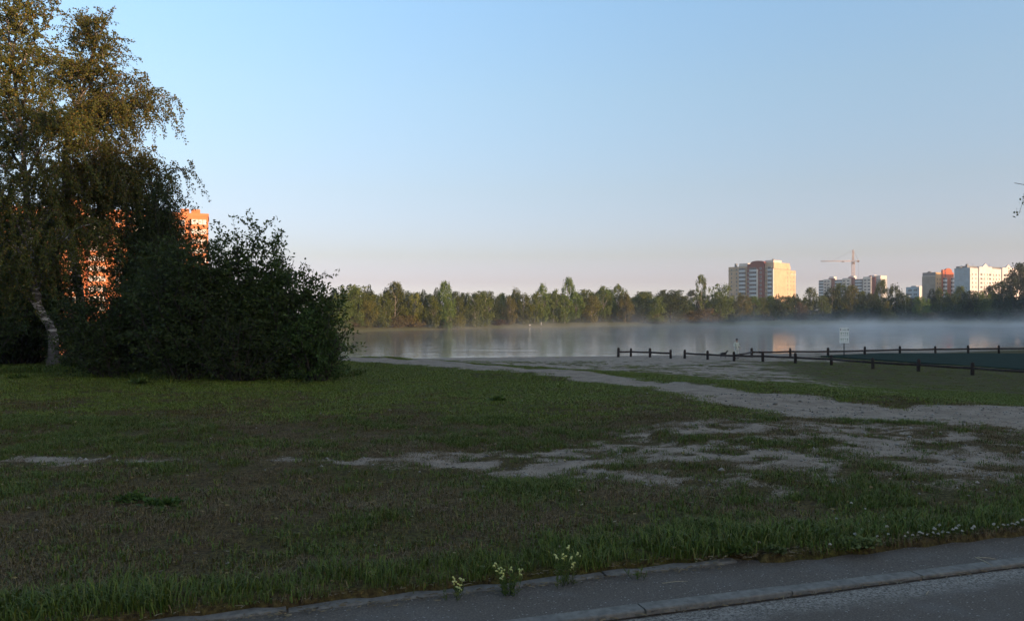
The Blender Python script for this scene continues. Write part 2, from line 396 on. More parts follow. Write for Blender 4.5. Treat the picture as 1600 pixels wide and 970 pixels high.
# ------------------------------------------------------------------ grass (one mass nobody could count)
def tuft(name, n, rad, h0, h1, w, lean, mat):
    V = []; Q = []
    for i in range(n):
        a = random.uniform(0, 6.283); r = rad * math.sqrt(random.random()); x, y = r * math.cos(a), r * math.sin(a)
        h = random.uniform(h0, h1); t = random.uniform(0, 6.283); ln = random.uniform(.15, 1) * lean * h
        dx, dy = math.cos(t) * ln, math.sin(t) * ln; k = t + 1.57 + random.uniform(-.6, .6); wx, wy = math.cos(k) * w / 2, math.sin(k) * w / 2
        b = len(V)
        V += [(x - wx, y - wy, -.01), (x + wx, y + wy, -.01), (x + dx * .35 + wx * .8, y + dy * .35 + wy * .8, h * .6), (x + dx * .35 - wx * .8, y + dy * .35 - wy * .8, h * .6),
              (x + dx + wx * .12, y + dy + wy * .12, h * (1 - .25 * lean)), (x + dx - wx * .12, y + dy - wy * .12, h * (1 - .25 * lean))]
        Q += [(b, b + 1, b + 2, b + 3), (b + 3, b + 2, b + 4, b + 5)]
    me = mesh_np(name, V, Q); me.materials.append(mat); return bpy.data.objects.new(name, me)
def grassmat(name, cols):
    m, nt, b = new_mat(name); g = nt.nodes.new('ShaderNodeNewGeometry'); oi = nt.nodes.new('ShaderNodeObjectInfo')
    f = math_n(nt, 'FRACT', math_n(nt, 'ADD', math_n(nt, 'MULTIPLY', g.outputs['Random Per Island'], .6), oi.outputs['Random']))
    nt.links.new(ramp(nt, f, [(i / (len(cols) - 1), c) for i, c in enumerate(cols)]), b.inputs['Base Color'])
    b.inputs['Roughness'].default_value = .55; b.inputs['Specular IOR Level'].default_value = .2; return m
MG = grassmat('grass_green', [(.040, .064, .008), (.072, .110, .014), (.125, .150, .021), (.050, .092, .016), (.165, .145, .034)])
MM = grassmat('grass_mixed', [(.062, .050, .010), (.130, .086, .026), (.070, .086, .013), (.19, .128, .050), (.056, .034, .014)])
MDy = grassmat('grass_dry', [(.120, .074, .038), (.20, .135, .068), (.070, .042, .024), (.27, .19, .10), (.08, .066, .022)])
ML = grassmat('lawn_grass', [(.080, .112, .012), (.115, .155, .018), (.165, .190, .026), (.090, .140, .016), (.19, .165, .036)])
gc = bpy.data.collections.new('grass_tufts')
TUFTS = [tuft('tuft_a', 20, .09, .04, .15, .0075, .9, MG), tuft('tuft_b', 20, .09, .025, .075, .008, 1.2, MG), tuft('tuft_c', 22, .12, .02, .065, .006, 1.3, MM),
         tuft('tuft_d', 24, .12, .02, .055, .005, 1.5, MDy), tuft('tuft_e', 44, .30, .02, .06, .013, 1.3, ML), tuft('tuft_f', 44, .30, .02, .05, .012, 1.4, MM),
         tuft('tuft_g', 10, .09, .02, .05, .028, 1.5, MG)]
for t in TUFTS: gc.objects.link(t)
pts = []; att = []
def scatter(n, y0, y1, fn):
    Y = np.sqrt(rng.uniform(y0 * y0, y1 * y1, n)); X = rng.uniform(-.70, .70, n) * Y; u, v = kerb_uv(X, Y)
    bare, dry, lush = masks(X, Y); ok = (v > verge_edge(u) + .02) & (poly_sd(X, Y, COURT) < .2) & (poly_sd(X, Y, LAKE) < -1.0)
    keep, idx, scl = fn(X, Y, bare, dry, lush, rng.random(n), rng.random(n)); ok &= keep
    pts.append(np.stack([X, Y, terr(X, Y)], -1)[ok]); att.append(np.stack([idx, scl], -1)[ok])
def near(X, Y, b, d, l, r, q):
    cl = fbm(X + 70, Y, 1.5, 4); g = sstep(.40, .58, cl)
    keep = (r < (1 - b * .86) * (.20 + .70 * np.maximum(g, l * .75)))
    idx = np.where(q < .03, 6, np.where(l > q * 1.1, 0, np.where(d > q * 1.05, np.where(r * 7 % 1 < .55, 3, 2), np.where(g > q * 1.3, 0, np.where(r * 13 % 1 < .5, 1, 2)))))
    return keep, idx, (.40 + .75 * q * q) * np.where(idx == 0, .50 + .35 * g + .30 * l, 1) * (1 - .35 * b)
scatter(56000, 4.2, 13, near)
def mid(X, Y, b, d, l, r, q):
    return r < (1 - b), np.where(q < d * .75, 5, 4), (.45 + .5 * (q * 7 % 1))
scatter(30000, 12.5, 33, mid)
def beach(X, Y, b, d, l, r, q): return (r < (1 - b) * .8), np.where(q < .35, 5, 4), (.5 + .5 * (q * 7 % 1))
scatter(22000, 32, 74, beach)
def skirt(n):      # longer grass at the foot of the bushes and round the fence posts
    X = rng.uniform(-16, -4.3, n); base = 22.2 + .9 * np.sin(X * .9) + rng.normal(0, .55, n); Y = np.where(X < -12, base + 1.5, base) - .3
    pts.append(np.stack([X, Y, terr(X, Y)], -1)); att.append(np.stack([np.where(rng.random(n) < .7, 0, 2), rng.uniform(.7, 2.0, n)], -1))
skirt(2600)
pts = np.concatenate(pts); att = np.concatenate(att)
pm = bpy.data.meshes.new('grass'); pm.vertices.add(len(pts)); pm.vertices.foreach_set('co', pts.astype(np.float32).ravel())
a = pm.attributes.new('tuft', 'INT', 'POINT'); a.data.foreach_set('value', att[:, 0].astype(np.int32))
a = pm.attributes.new('scl', 'FLOAT', 'POINT'); a.data.foreach_set('value', att[:, 1].astype(np.float32))
a = pm.attributes.new('rot', 'FLOAT_VECTOR', 'POINT'); R = np.zeros((len(pts), 3), np.float32); R[:, 2] = rng.uniform(0, 6.283, len(pts)); a.data.foreach_set('vector', R.ravel())
pm.update(); go = tag(obj('grass', pm), 'patchy short grass and tufts over the park ground', 'grass', kind='stuff')
ng = bpy.data.node_groups.new('grass_scatter', 'GeometryNodeTree')
ng.interface.new_socket('Geometry', in_out='INPUT', socket_type='NodeSocketGeometry'); ng.interface.new_socket('Geometry', in_out='OUTPUT', socket_type='NodeSocketGeometry')
gi = ng.nodes.new('NodeGroupInput'); gout = ng.nodes.new('NodeGroupOutput'); ip = ng.nodes.new('GeometryNodeInstanceOnPoints')
ci = ng.nodes.new('GeometryNodeCollectionInfo'); ci.inputs['Collection'].default_value = gc; ci.inputs['Separate Children'].default_value = True; ci.inputs['Reset Children'].default_value = True
ip.inputs['Pick Instance'].default_value = True
def named(n, t):
    q = ng.nodes.new('GeometryNodeInputNamedAttribute'); q.data_type = t; q.inputs['Name'].default_value = n; return q.outputs[0]
ng.links.new(gi.outputs[0], ip.inputs['Points']); ng.links.new(ci.outputs[0], ip.inputs['Instance'])
ng.links.new(named('tuft', 'INT'), ip.inputs['Instance Index']); ng.links.new(named('scl', 'FLOAT'), ip.inputs['Scale'])
er = ng.nodes.new('FunctionNodeEulerToRotation'); ng.links.new(named('rot', 'FLOAT_VECTOR'), er.inputs[0]); ng.links.new(er.outputs[0], ip.inputs['Rotation'])
ng.links.new(ip.outputs[0], gout.inputs[0]); go.modifiers.new('scatter', 'NODES').node_group = ng

# ------------------------------------------------------------------ sports court, fences, sign
M_COURT = nmat('court_rubber', (.013, .026, .021), (.022, .040, .031), .9, 1.0, spec=.03)
mb = MB().prism(COURT, -2.6, -2.19)
tag(mb.build('sports_court', M_COURT), 'dark teal rubber court between the two fence lines', kind='structure')
M_WOOD = nmat('dark_fence_wood', (.014, .009, .008), (.050, .032, .026), 6, .85, .4, .01, stretch=(1, 1, .25))
def post_mesh(h, r):
    mb = MB(); zs = [(-.4, 1), (h * .85, 1), (h * .93, .86), (h * .975, .6), (h, .12)]
    return mb.tube([(0, 0, z) for z, _ in zs], [r * k for _, k in zs], 10).mesh('post')
PM = post_mesh(.83, .115); PM.materials.append(M_WOOD)
def fence(pxs, label, rails=True, rail_h=.46, end=None, start=None):
    ws = [ray_ground(x, y) for x, y in pxs]; root = empty('wooden_fence', ws[0]); tag(root, label, 'fence', 'low log fences at the beach')
    for w in ws:
        p = obj('post', PM, None, root, w - ws[0]); p.rotation_euler = (random.uniform(-.03, .03), random.uniform(-.03, .03), random.uniform(0, 6)); s = random.uniform(.95, 1.06); p.scale = (s, s, s)
    allw = ([ray_ground(*start)] if start else []) + ws + ([ray_ground(*end)] if end else [])
    for a, b_ in zip(allw[:-1], allw[1:]):
        h = Vector((0, 0, rail_h)); d = (b_ - a).normalized() * .05
        MB().tube([a - ws[0] + h - d, (a + b_) / 2 - ws[0] + h - Vector((0, 0, .02)), b_ - ws[0] + h + d], [.085, .078, .085], 8).build('rail', M_WOOD, root)
    return root
fence([(966, 557.5), (985.5, 557.2), (1015.6, 558.2), (1048, 560)], 'short free-standing log fence of four posts, left of the gap')
fence([(1069.7, 560), (1105.7, 562), (1147, 564.3), (1192, 565), (1242.7, 567.5), (1299, 570.5), (1364, 576), (1435, 580), (1519.4, 586)], 'near log fence running past the sports court towards the viewer', end=(1630, 594))
fence([(1174.7, 558), (1235, 557), (1293.8, 556.8), (1351, 555.3), (1406, 553.5), (1461.6, 552.8), (1512.7, 552.2), (1560.8, 551.7)], 'far log fence between the court and the water', end=(1612, 551), start=(1149, 563.5))

M_WHITE = nmat('sign_white', (.74, .77, .74), (.84, .86, .83), 3, .6)
M_DARK = nmat('dark_metal', (.012, .013, .016), (.03, .03, .035), 5, .6)
M_GREEN = nmat('sign_green_print', (.05, .16, .10), (.08, .2, .13), 5, .6)
w = ray_ground(1319, 558); s = empty('information_sign', w); tag(s, 'white information board with rows of small pictograms on a dark pole', 'sign')
sw, sz0, sz1 = .41, 1.33, 2.70
MB().tube([(0, .03, -.4), (0, .03, sz1 - .1)], .045, 8).build('pole', M_DARK, s)
bd = MB().box(-sw, sw, -.035, -.005, sz0, sz1).build('board', M_WHITE, s)
fr = MB()
for bx in ((-sw - .025, -sw, sz0 - .025, sz1 + .025), (sw, sw + .025, sz0 - .025, sz1 + .025), (-sw, sw, sz0 - .025, sz0), (-sw, sw, sz1, sz1 + .025)): fr.box(bx[0], bx[1], -.045, 0, bx[2], bx[3])
fr.build('frame', M_WHITE, s)
def pict(k, x, z):
    mb = MB(); y0, y1 = -.039, -.036
    if k in (0, 4, 7):   # upright figure
        mb.box(x - .02, x + .02, y0, y1, z + .05, z + .09); mb.box(x - .045, x + .045, y0, y1, z - .02, z + .04); mb.box(x - .035, x - .01, y0, y1, z - .10, z - .022); mb.box(x + .01, x + .035, y0, y1, z - .10, z - .022)
    elif k in (1, 2, 6):   # triangle over a stem
        mb.xprism([(x - .055, z + .01), (x + .055, z + .01), (x, z + .08)], y0, y1); mb.box(x - .015, x + .015, y0, y1, z - .07, z + .008)
    else:
        mb.box(x - .045, x - .015, y0, y1, z - .09, z + .09); mb.box(x + .012, x + .045, y0, y1, z - .02, z + .08); mb.box(x - .013, x + .03, y0, y1, z - .09, z - .05)
    mb.build('pictogram', M_GREEN, bd)
for r, z in enumerate((2.20, 1.66)):
    for c in range(4): pict(r * 4 + c, -.29 + c * .193, z)
for x in (-.345, .345): MB().box(x - .035, x + .035, -.040, -.036, 2.46, 2.60).build('emblem', M_DARK, bd)
MB().box(-.18, .18, -.040, -.036, 2.50, 2.53).build('heading_line', M_GREEN, bd)
for zz in (2.02, 1.98, 1.48, 1.44):
    for c in range(4): MB().box(-.36 + c * .193, -.22 + c * .193, -.039, -.036, zz - .012, zz + .006).build('caption_line', M_GREEN, bd)

# ------------------------------------------------------------------ small plants by the kerb, clover heads, stalks
M_LEAFW = leafmat('weed_leaf', [(.050, .082, .016), (.080, .115, .024), (.11, .14, .034)], .25, .2)
M_STEM = nmat('weed_stem', (.035, .060, .022), (.06, .08, .03), 20)
M_YEL = nmat('toadflax_petal', (.46, .46, .12), (.58, .57, .26), 30, .5)
M_CLO = nmat('clover_head', (.36, .34, .29), (.48, .45, .40), 60, .7)
def kite(c, d, n, L, W):
    d = Vector(d).normalized(); s = d.cross(Vector(n)).normalized() * W / 2; c = Vector(c)
    return [c, c + d * L * .45 + s, c + d * L, c + d * L * .45 - s]
def rvec(): return Vector((random.gauss(0, 1), random.gauss(0, 1), random.gauss(0, 1))).normalized()
def toadflax(px, py, h, nst, label, blossoms):
    w = ray_ground(px, py); u, v = kerb_uv(w.x, w.y); w.z = -.02; root = empty('toadflax_plant', w); tag(root, label, 'wildflower', 'yellow toadflax by the kerb')
    st = MB(); lv = MB()
    for i in range(nst):
        a = random.uniform(0, 6.283); r = random.uniform(.005, .05); t = random.uniform(.02, .06); hh = h * random.uniform(.6, 1.0) if i else h
        p0 = Vector((r * math.cos(a), r * math.sin(a), 0)); p2 = p0 + Vector((t * math.cos(a), t * math.sin(a), hh)); p1 = (p0 + p2) / 2 + Vector((random.uniform(-.01, .01), random.uniform(-.01, .01), 0))
        st.tube([p0, p1, p2], [.0018, .0015, .001], 4)
        for k in range(int(hh / .0065)):
            q = p0.lerp(p2, random.uniform(.02, .82)); d = rvec(); d.z = abs(d.z) + .3
            lv.add(kite(q, d, rvec(), random.uniform(.02, .045), .006), [(0, 1, 2, 3)])
        if i < blossoms:
            fl = MB()
            for k in range(random.randint(3, 6)):
                q = p2 + Vector((random.uniform(-.010, .010), random.uniform(-.010, .010), -.055 * k / 7 * random.uniform(.6, 1.2)))
                d = Vector((random.gauss(0, 1), random.gauss(0, 1), .25)).normalized()
                fl.tube([q, q + d * .006, q + d * .013, q + d * .018], [.0015, .0055, .006, .002], 6)
                fl.tube([q, q - d * .004 + Vector((0, 0, -.016))], [.002, .0008], 4)
            fl.build('blossom', M_YEL, root)
    st.build('stem', M_STEM, root)['kind'] = 'stuff'; lv.build('leaf_cluster', M_LEAFW, root)['kind'] = 'stuff'
toadflax(797, 968, .20, 16, 'bushy toadflax with the most yellow blossoms, growing at the road kerb', 6)
toadflax(872, 953, .225, 6, 'tall thin toadflax with two pale spikes, next to the bushy one', 3)
toadflax(889, 951, .225, 5, 'tall slender toadflax leaning beside the two-spiked plant', 3)
toadflax(708, 975, .11, 6, 'small toadflax with few pale flowers, nearest the picture bottom', 3)
toadflax(998, 941, .075, 6, 'low green toadflax without open flowers at the kerb', 0)

def weed(px, py, rx, ry, h, n, label, name='weed_plant', mat=None, lw=.03):
    w = ray_ground(px, py); root = empty(name, w); tag(root, label, 'weed'); st = MB(); lv = MB()
    for i in range(n):
        a = random.uniform(0, 6.283); r = math.sqrt(random.random()); p = Vector((rx * r * math.cos(a), ry * r * math.sin(a), h * (1 - .6 * r) * random.uniform(.5, 1)))
        st.tube([(p.x * .3, p.y * .3, -.005), p * .7, p], [.003, .002, .001], 4)
        for k in range(9):
            q = p * random.uniform(.55, 1.0) + Vector((random.gauss(0, .02), random.gauss(0, .02), 0)); d = rvec(); d.z = abs(d.z) * .6
            lv.add(kite(q, d, Vector((0, 0, 1)) + rvec() * .7, random.uniform(.8, 1.5) * lw * 1.4, lw), [(0, 1, 2, 3)])
    st.build('stem', M_STEM, root)['kind'] = 'stuff'; lv.build('leaf_cluster', mat or M_LEAFW, root)['kind'] = 'stuff'
M_LEAFY = leafmat('yellowish_weed_leaf', [(.075, .10, .030), (.11, .135, .04), (.14, .16, .06)], .25, .2)
weed(1340, 858, .16, .09, .10, 55, 'yellowish green low weed cushion where grass meets asphalt', mat=M_LEAFY, lw=.022)
weed(1213, 867, .07, .05, .06, 22, 'small yellowish weed at the asphalt edge, smaller than its neighbour', mat=M_LEAFY, lw=.02)
weed(1150, 876, .13, .07, .07, 40, 'dark green weed clump spilling onto the asphalt strip', lw=.022)
weed(218, 600, .26, .2, .13, 20, 'broad-leaved weed clump on the lawn before the bushes', lw=.07)
weed(30, 592, .26, .2, .14, 18, 'dark broad-leaved weed clump on the lawn by the birch', lw=.07)
weed(778, 627, .12, .1, .10, 14, 'small dark weed clump in the middle of the lawn', lw=.05)
M_DANDL = leafmat('plantain_leaf', [(.045, .085, .018), (.070, .115, .028), (.06, .10, .02)], .25, .2)
weed(255, 792, .17, .12, .09, 30, 'dense dark green clover cushion in the rough grass', lw=.035, mat=M_DANDL)
weed(205, 785, .14, .10, .08, 26, 'dark clover cushion beside the larger one in rough grass', lw=.035, mat=M_DANDL)

cm = MB()
for i in range(26):
    d = rvec(); d.z = d.z * .6 + .35; d.normalize(); cm.tube([Vector((0, 0, .055)), Vector((0, 0, .055)) + d * .008, Vector((0, 0, .055)) + d * .0125], [.0012, .0026, .0008], 4)
cmesh = cm.mesh('blossom'); cmesh.materials.append(M_CLO)
cst = MB().tube([(0, 0, -.01), (.003, .002, .03), (0, 0, .052)], .0012, 4).mesh('stem'); cst.materials.append(M_STEM)
CL = [(1297, 860), (1345, 838), (1414, 852), (1418, 842), (1426, 859), (1437, 857), (1441, 862), (1449, 861), (1460, 850), (1458, 845), (1466, 848), (1468, 835), (1472, 847), (1481, 846), (1489, 847), (1494, 846), (1498, 834), (1503, 855), (1519, 844), (1522, 853), (1474, 840), (1437, 829), (1388, 846), (1386, 838),
      (1553, 836), (1559, 833), (1568, 832), (1575, 834), (1582, 829), (1586, 836), (1590, 838), (1598, 838), (1371, 848), (1336, 850), (1307, 821), (1359, 823), (1381, 818), (1415, 818), (1330, 795), (1352, 803)]
for px, py in CL:
    w = ray_ground(px, py); c = empty('clover_flower', w, random.uniform(0, 6)); s = random.uniform(.75, 1.15); c.scale = (s, s, s * random.uniform(.7, 1.2))
    tag(c, 'tiny white clover head in the dark verge beside the asphalt', 'flower', 'white clover heads on the verge'); obj('blossom', cmesh, None, c); obj('stem', cst, None, c)
M_STRAW = nmat('straw', (.30, .24, .15), (.42, .35, .24), 30, .8)
def stalk(p, q, label, r=.0022):
    a, b_ = ray_ground(*p), ray_ground(*q); u, v = kerb_uv(a.x, a.y); z = -.022 + .008 if v < -.1 else .005
    a.z = b_.z = z; mid = (a + b_) / 2 + Vector((0, 0, .004))
    tag(MB().tube([Vector((0, 0, 0)), mid - a, b_ - a], [r, r, r * .5], 5).build('dry_stalk', M_STRAW, None, a), label, 'straw')
stalk((1524, 909), (1552, 922), 'pale dry stalk on the road, lower arm of the forked pair', .003)
stalk((1526, 908.5), (1556, 911), 'pale dry stalk on the road, upper arm of the forked pair', .003)
stalk((1447, 968), (1452, 960), 'short curved straw at the bottom edge of the road')
stalk((1035, 953), (1075, 951), 'long thin straw lying against the kerb foot')
stalk((722, 927), (742, 919), 'dry straw across the sunken verge kerb')
# pebbles on the bare patches and fallen leaves on the turf, too many and small to count
nP = 9000; Yp = np.sqrt(rng.uniform(4.6 ** 2, 17 ** 2, nP)); Xp = rng.uniform(-.68, .68, nP) * Yp; bp, dp, lp_ = masks(Xp, Yp); up_, vp = kerb_uv(Xp, Yp)
kp = (rng.random(nP) < bp * .9 + .04) & (vp > verge_edge(up_) + .03); Xp, Yp = Xp[kp], Yp[kp]; Zp = terr(Xp, Yp); n_ = len(Xp); Rp = rng.gamma(2.0, .0045, n_) + .004
oc = np.array([(1, 0, 0), (0, 1, 0), (-1, 0, 0), (0, -1, 0), (0, 0, .7), (0, 0, -.5)], float); Vp = oc[None] * rng.uniform(.6, 1.3, (n_, 6, 3)) * Rp[:, None, None] + np.stack([Xp, Yp, Zp + Rp * .25], -1)[:, None]
Tp = np.array([(0, 1, 4), (1, 2, 4), (2, 3, 4), (3, 0, 4), (1, 0, 5), (2, 1, 5), (3, 2, 5), (0, 3, 5)])[None] + (np.arange(n_) * 6)[:, None, None]
tag(obj('pebbles', mesh_np('pebbles', Vp.reshape(-1, 3), Tp.reshape(-1, 3)), leafmat('pebble_stone', [(.12, .10, .085), (.22, .19, .165), (.36, .33, .30), (.09, .075, .065)], .0, 0)), 'small stones strewn over the bare sandy ground', 'pebbles', kind='stuff')
nF = 2600; Yf = np.sqrt(rng.uniform(4.8 ** 2, 26 ** 2, nF)); Xf = rng.uniform(-.68, .62, nF) * Yf; uf, vf = kerb_uv(Xf, Yf); kf = vf > verge_edge(uf) + .03; Xf, Yf = Xf[kf], Yf[kf]; n_ = len(Xf)
Cf = np.stack([Xf, Yf, terr(Xf, Yf) + rng.uniform(.01, .05, n_)], -1); af = rng.uniform(0, 6.283, n_); Lf = rng.uniform(.025, .05, n_); tf = rng.normal(0, .25, (n_, 2))
d1 = np.stack([np.cos(af), np.sin(af), tf[:, 0]], -1) * Lf[:, None]; d2 = np.stack([-np.sin(af), np.cos(af), tf[:, 1]], -1) * (Lf * .35)[:, None]
Vf = np.stack([Cf - d1 * .5, Cf + d2, Cf + d1 * .5, Cf - d2], 1).reshape(-1, 3)
tag(obj('fallen_leaves', mesh_np('fallen_leaves', Vf, np.arange(len(Vf)).reshape(-1, 4)), leafmat('fallen_leaf', [(.16, .10, .04), (.26, .18, .06), (.10, .06, .035), (.30, .24, .12)], .0, 0)), 'scattered small fallen leaves on the grass', 'fallen leaves', kind='stuff')
# dry litter along the verge edge
V = []; Q = []
def bits(n, u0, u1, v0, v1, z):
    for i in range(n):
        u, v = random.uniform(u0, u1), random.gauss((v0 + v1) / 2, (v1 - v0) / 4); x, y = K0 + KU * u + KN * v; a = random.gauss(KA, .7); L = random.uniform(.01, .05); w = random.uniform(.0012, .0035)
        d = np.array([math.cos(a), math.sin(a)]) * L / 2; nn = np.array([-d[1], d[0]]) / (L / 2) * w; zz = z + random.uniform(0, .012); b = len(V)
        V.extend([(x - d[0] - nn[0], y - d[1] - nn[1], zz), (x + d[0] - nn[0], y + d[1] - nn[1], zz + random.uniform(-.004, .01)), (x + d[0] + nn[0], y + d[1] + nn[1], zz + .003), (x - d[0] + nn[0], y - d[1] + nn[1], zz + .003)]); Q.append((b, b + 1, b + 2, b + 3))
bits(900, -2.6, 2.0, .60, .74, .022); bits(500, -2.6, 1.7, .44, .56, -.010); bits(350, 1.5, 4.5, .42, .6, .03); bits(250, -1, 4.5, -.16, -.105, -.016)
M_LIT = leafmat('dry_litter_bits', [(.09, .062, .038), (.16, .12, .07), (.24, .19, .12), (.05, .035, .025)], .0, 0)
tag(obj('dry_litter', mesh_np('dry_litter', V, Q), M_LIT), 'dead grass bits strewn along the kerbs', 'litter', kind='stuff')
# ------------------------------------------------------------------ trees: near birches, bushes
def leaves(C, Dv, L, W, seed=0, droop=None):
    """kite-shaped leaves at points C pointing along Dv; returns V,Q"""
    n = len(C); r = np.random.default_rng(seed); L = np.broadcast_to(L, n) * r.uniform(.7, 1.25, n); W = np.broadcast_to(W, n) * r.uniform(.75, 1.2, n)
    Dv = Dv / (np.linalg.norm(Dv, axis=1, keepdims=True) + 1e-9); R = r.normal(size=(n, 3)); S = np.cross(Dv, R); S /= np.linalg.norm(S, axis=1, keepdims=True) + 1e-9
    a = C; b = C + Dv * (L * .42)[:, None] + S * (W / 2)[:, None]; c = C + Dv * L[:, None]; d = C + Dv * (L * .42)[:, None] - S * (W / 2)[:, None]
    V = np.stack([a, b, c, d], 1).reshape(-1, 3); Q = np.arange(4 * n).reshape(n, 4); return V, Q
M_BARK = new_mat('birch_bark'); m, nt, b = M_BARK; M_BARK = m
v = coords(nt, 'Object', (1, 1, 4.0)); sp_ = nt.nodes.new('ShaderNodeSeparateXYZ'); tcn = nt.nodes.new('ShaderNodeTexCoord'); nt.links.new(tcn.outputs['Object'], sp_.inputs[0])
blk = ramp(nt, noise(nt, v, 2.6, 5, .7), [(.50, 1.0), (.58, 0.0)])
low = ramp(nt, math_n(nt, 'MULTIPLY', math_n(nt, 'ADD', sp_.outputs['Z'], math_n(nt, 'MULTIPLY', noise(nt, coords(nt), 3, 3), .8)), .5), [(.42, 1.0), (.85, 0.0)])   # rough dark bark at the foot of the stem
colb = mixc(nt, math_n(nt, 'MAXIMUM', math_n(nt, 'MULTIPLY', blk, .92), math_n(nt, 'MULTIPLY', low, .85)), (.42, .37, .34), (.040, .031, .027))
nt.links.new(colb, b.inputs['Base Color']); b.inputs['Roughness'].default_value = .85; bump(nt, noise(nt, v, 6, 5), .5, .02, b)
M_TWIG = nmat('twig_bark', (.06, .042, .034), (.13, .095, .075), 8)
M_BARKD = nmat('dark_bark', (.025, .020, .017), (.06, .048, .040), 6, .9, .6, .02, stretch=(1, 1, .3))
M_BIRCHL = leafmat('birch_leaf', [(.058, .070, .014), (.082, .094, .020), (.115, .112, .026), (.066, .082, .018), (.20, .125, .030)], .28, .15)
M_BUSHL = leafmat('bush_leaf', [(.036, .056, .014), (.052, .080, .019), (.072, .098, .026)], .25, .25)
M_BUSHD = leafmat('dark_shrub_leaf', [(.026, .040, .012), (.040, .058, .016), (.054, .072, .020)], .2, .2)

def curve(p0, p1, sag, n, jit):
    """polyline from p0 to p1; sag>0 arches up"""
    p0 = np.array(p0, float); p1 = np.array(p1, float); L = np.linalg.norm(p1 - p0); t = np.linspace(0, 1, n)[:, None]
    P = p0 + (p1 - p0) * t; P[:, 2] += (sag * L * 4 * t * (1 - t))[:, 0]
    P[1:-1] += rng.normal(size=(n - 2, 3)) * jit * L; return P
def weeping_birch(base, stem, limbs, label, twig_n, hang, seed, leaf=.074):
    """stem: list of absolute points; limbs: (t on the stem, absolute end point)"""
    r = np.random.default_rng(seed); root = empty('birch_tree', base); tag(root, label, 'tree', 'birches beside the bushes')
    B0 = np.array(base); st = np.array([np.array(p) - B0 for p in stem]); 
    tt = np.linspace(0, 1, len(st)); ts = np.linspace(0, 1, 26); S = np.stack([np.interp(ts, tt, st[:, k]) for k in range(3)], -1)
    for _ in range(2): S[1:-1] = (S[:-2] + 2 * S[1:-1] + S[2:]) / 4
    rad = .150 * (1 - ts) ** .8 + .012; rad[0] *= 1.35; rad[1] *= 1.1
    MB().tube([(S[0] - np.array([0, 0, .4]))] + list(S), [rad[0]] + list(rad), 12).build('trunk', M_BARK, root)
    lb = MB(); tw = MB(); LC = []; LD = []
    def hang_twigs(P, n, l0, l1, t0=.25, up=0.0):
        for _ in range(n):
            t = r.uniform(t0, 1); i = t * (len(P) - 1); k = min(int(i), len(P) - 2); p = P[k] + (P[k + 1] - P[k]) * (i - k)
            out = r.normal(size=3) * .5 + (P[-1] - P[0]) / (np.linalg.norm(P[-1] - P[0]) + 1e-6) * .5; out[2] = abs(out[2]) * .4 + .1
            ln = r.uniform(l0, l1) * hang * (1 - .62 * up); out[2] += up * 1.3; m = 7; q = [p]; d = out / np.linalg.norm(out)
            for s in range(m):
                d = d + np.array([0, 0, -.42 * (1 - .75 * up)]) + r.normal(size=3) * .10; d /= np.linalg.norm(d); q.append(q[-1] + d * ln / m)
            q = np.array(q); tw.tube(q, np.linspace(.006, .002, len(q)), 3, caps=False)
            nl = int(ln / .023); u = r.uniform(.05, 1, nl) * m; kk = np.minimum(u.astype(int), m - 1); LC.append(q[kk] + (q[kk + 1] - q[kk]) * (u - kk)[:, None] + r.normal(size=(nl, 3)) * .035)
            dd = r.normal(size=(nl, 3)) * .8; dd[:, 2] -= .7; LD.append(dd)
    for (t, end) in limbs:
        up = float(np.clip((t - .55) / .35, 0, 1)) * .9
        p0 = np.array([np.interp(t, ts, S[:, k]) for k in range(3)]); e = np.array(end) - B0; L = np.linalg.norm(e - p0); P = curve(p0, e, .10, 9, .018); r0 = min(.07, .016 + .013 * L)
        lb.tube(P, np.linspace(r0, .008, 9), 6)
        ns = max(4, int(L * 3.6))
        for k in range(ns):
            u = r.uniform(.25, 1.0); i = min(int(u * 8), 7); q = P[i]; d = r.normal(size=3); d[2] = abs(d[2]) * .6 + .15; d = d / np.linalg.norm(d) + (e - p0) / L * .5
            sl_ = r.uniform(.5, 1.25) * (1 - .35 * u) * min(1, L / 2.5); C = curve(q, q + d * sl_, .12, 5, .03); lb.tube(C, np.linspace(.014, .005, 5), 4, caps=False); hang_twigs(C, int(twig_n * sl_ * (1.1 + 1.0 * up)) + 1, .45, 1.35, .1, up)
        hang_twigs(P, int(twig_n * L * .5), .4, 1.2, .25, up)
    lb.build('limb', M_BARK, root)['kind'] = 'stuff'; tw.build('twig', M_TWIG, root)['kind'] = 'stuff'
    V, Q = leaves(np.concatenate(LC), np.concatenate(LD), leaf, leaf * .72, seed)
    o = obj('crown', mesh_np('birch_leaves', V, Q), M_BIRCHL, root); return len(Q)
def ends(lst, Y): return [at(x, y, Y + dy) for x, y, dy in lst]
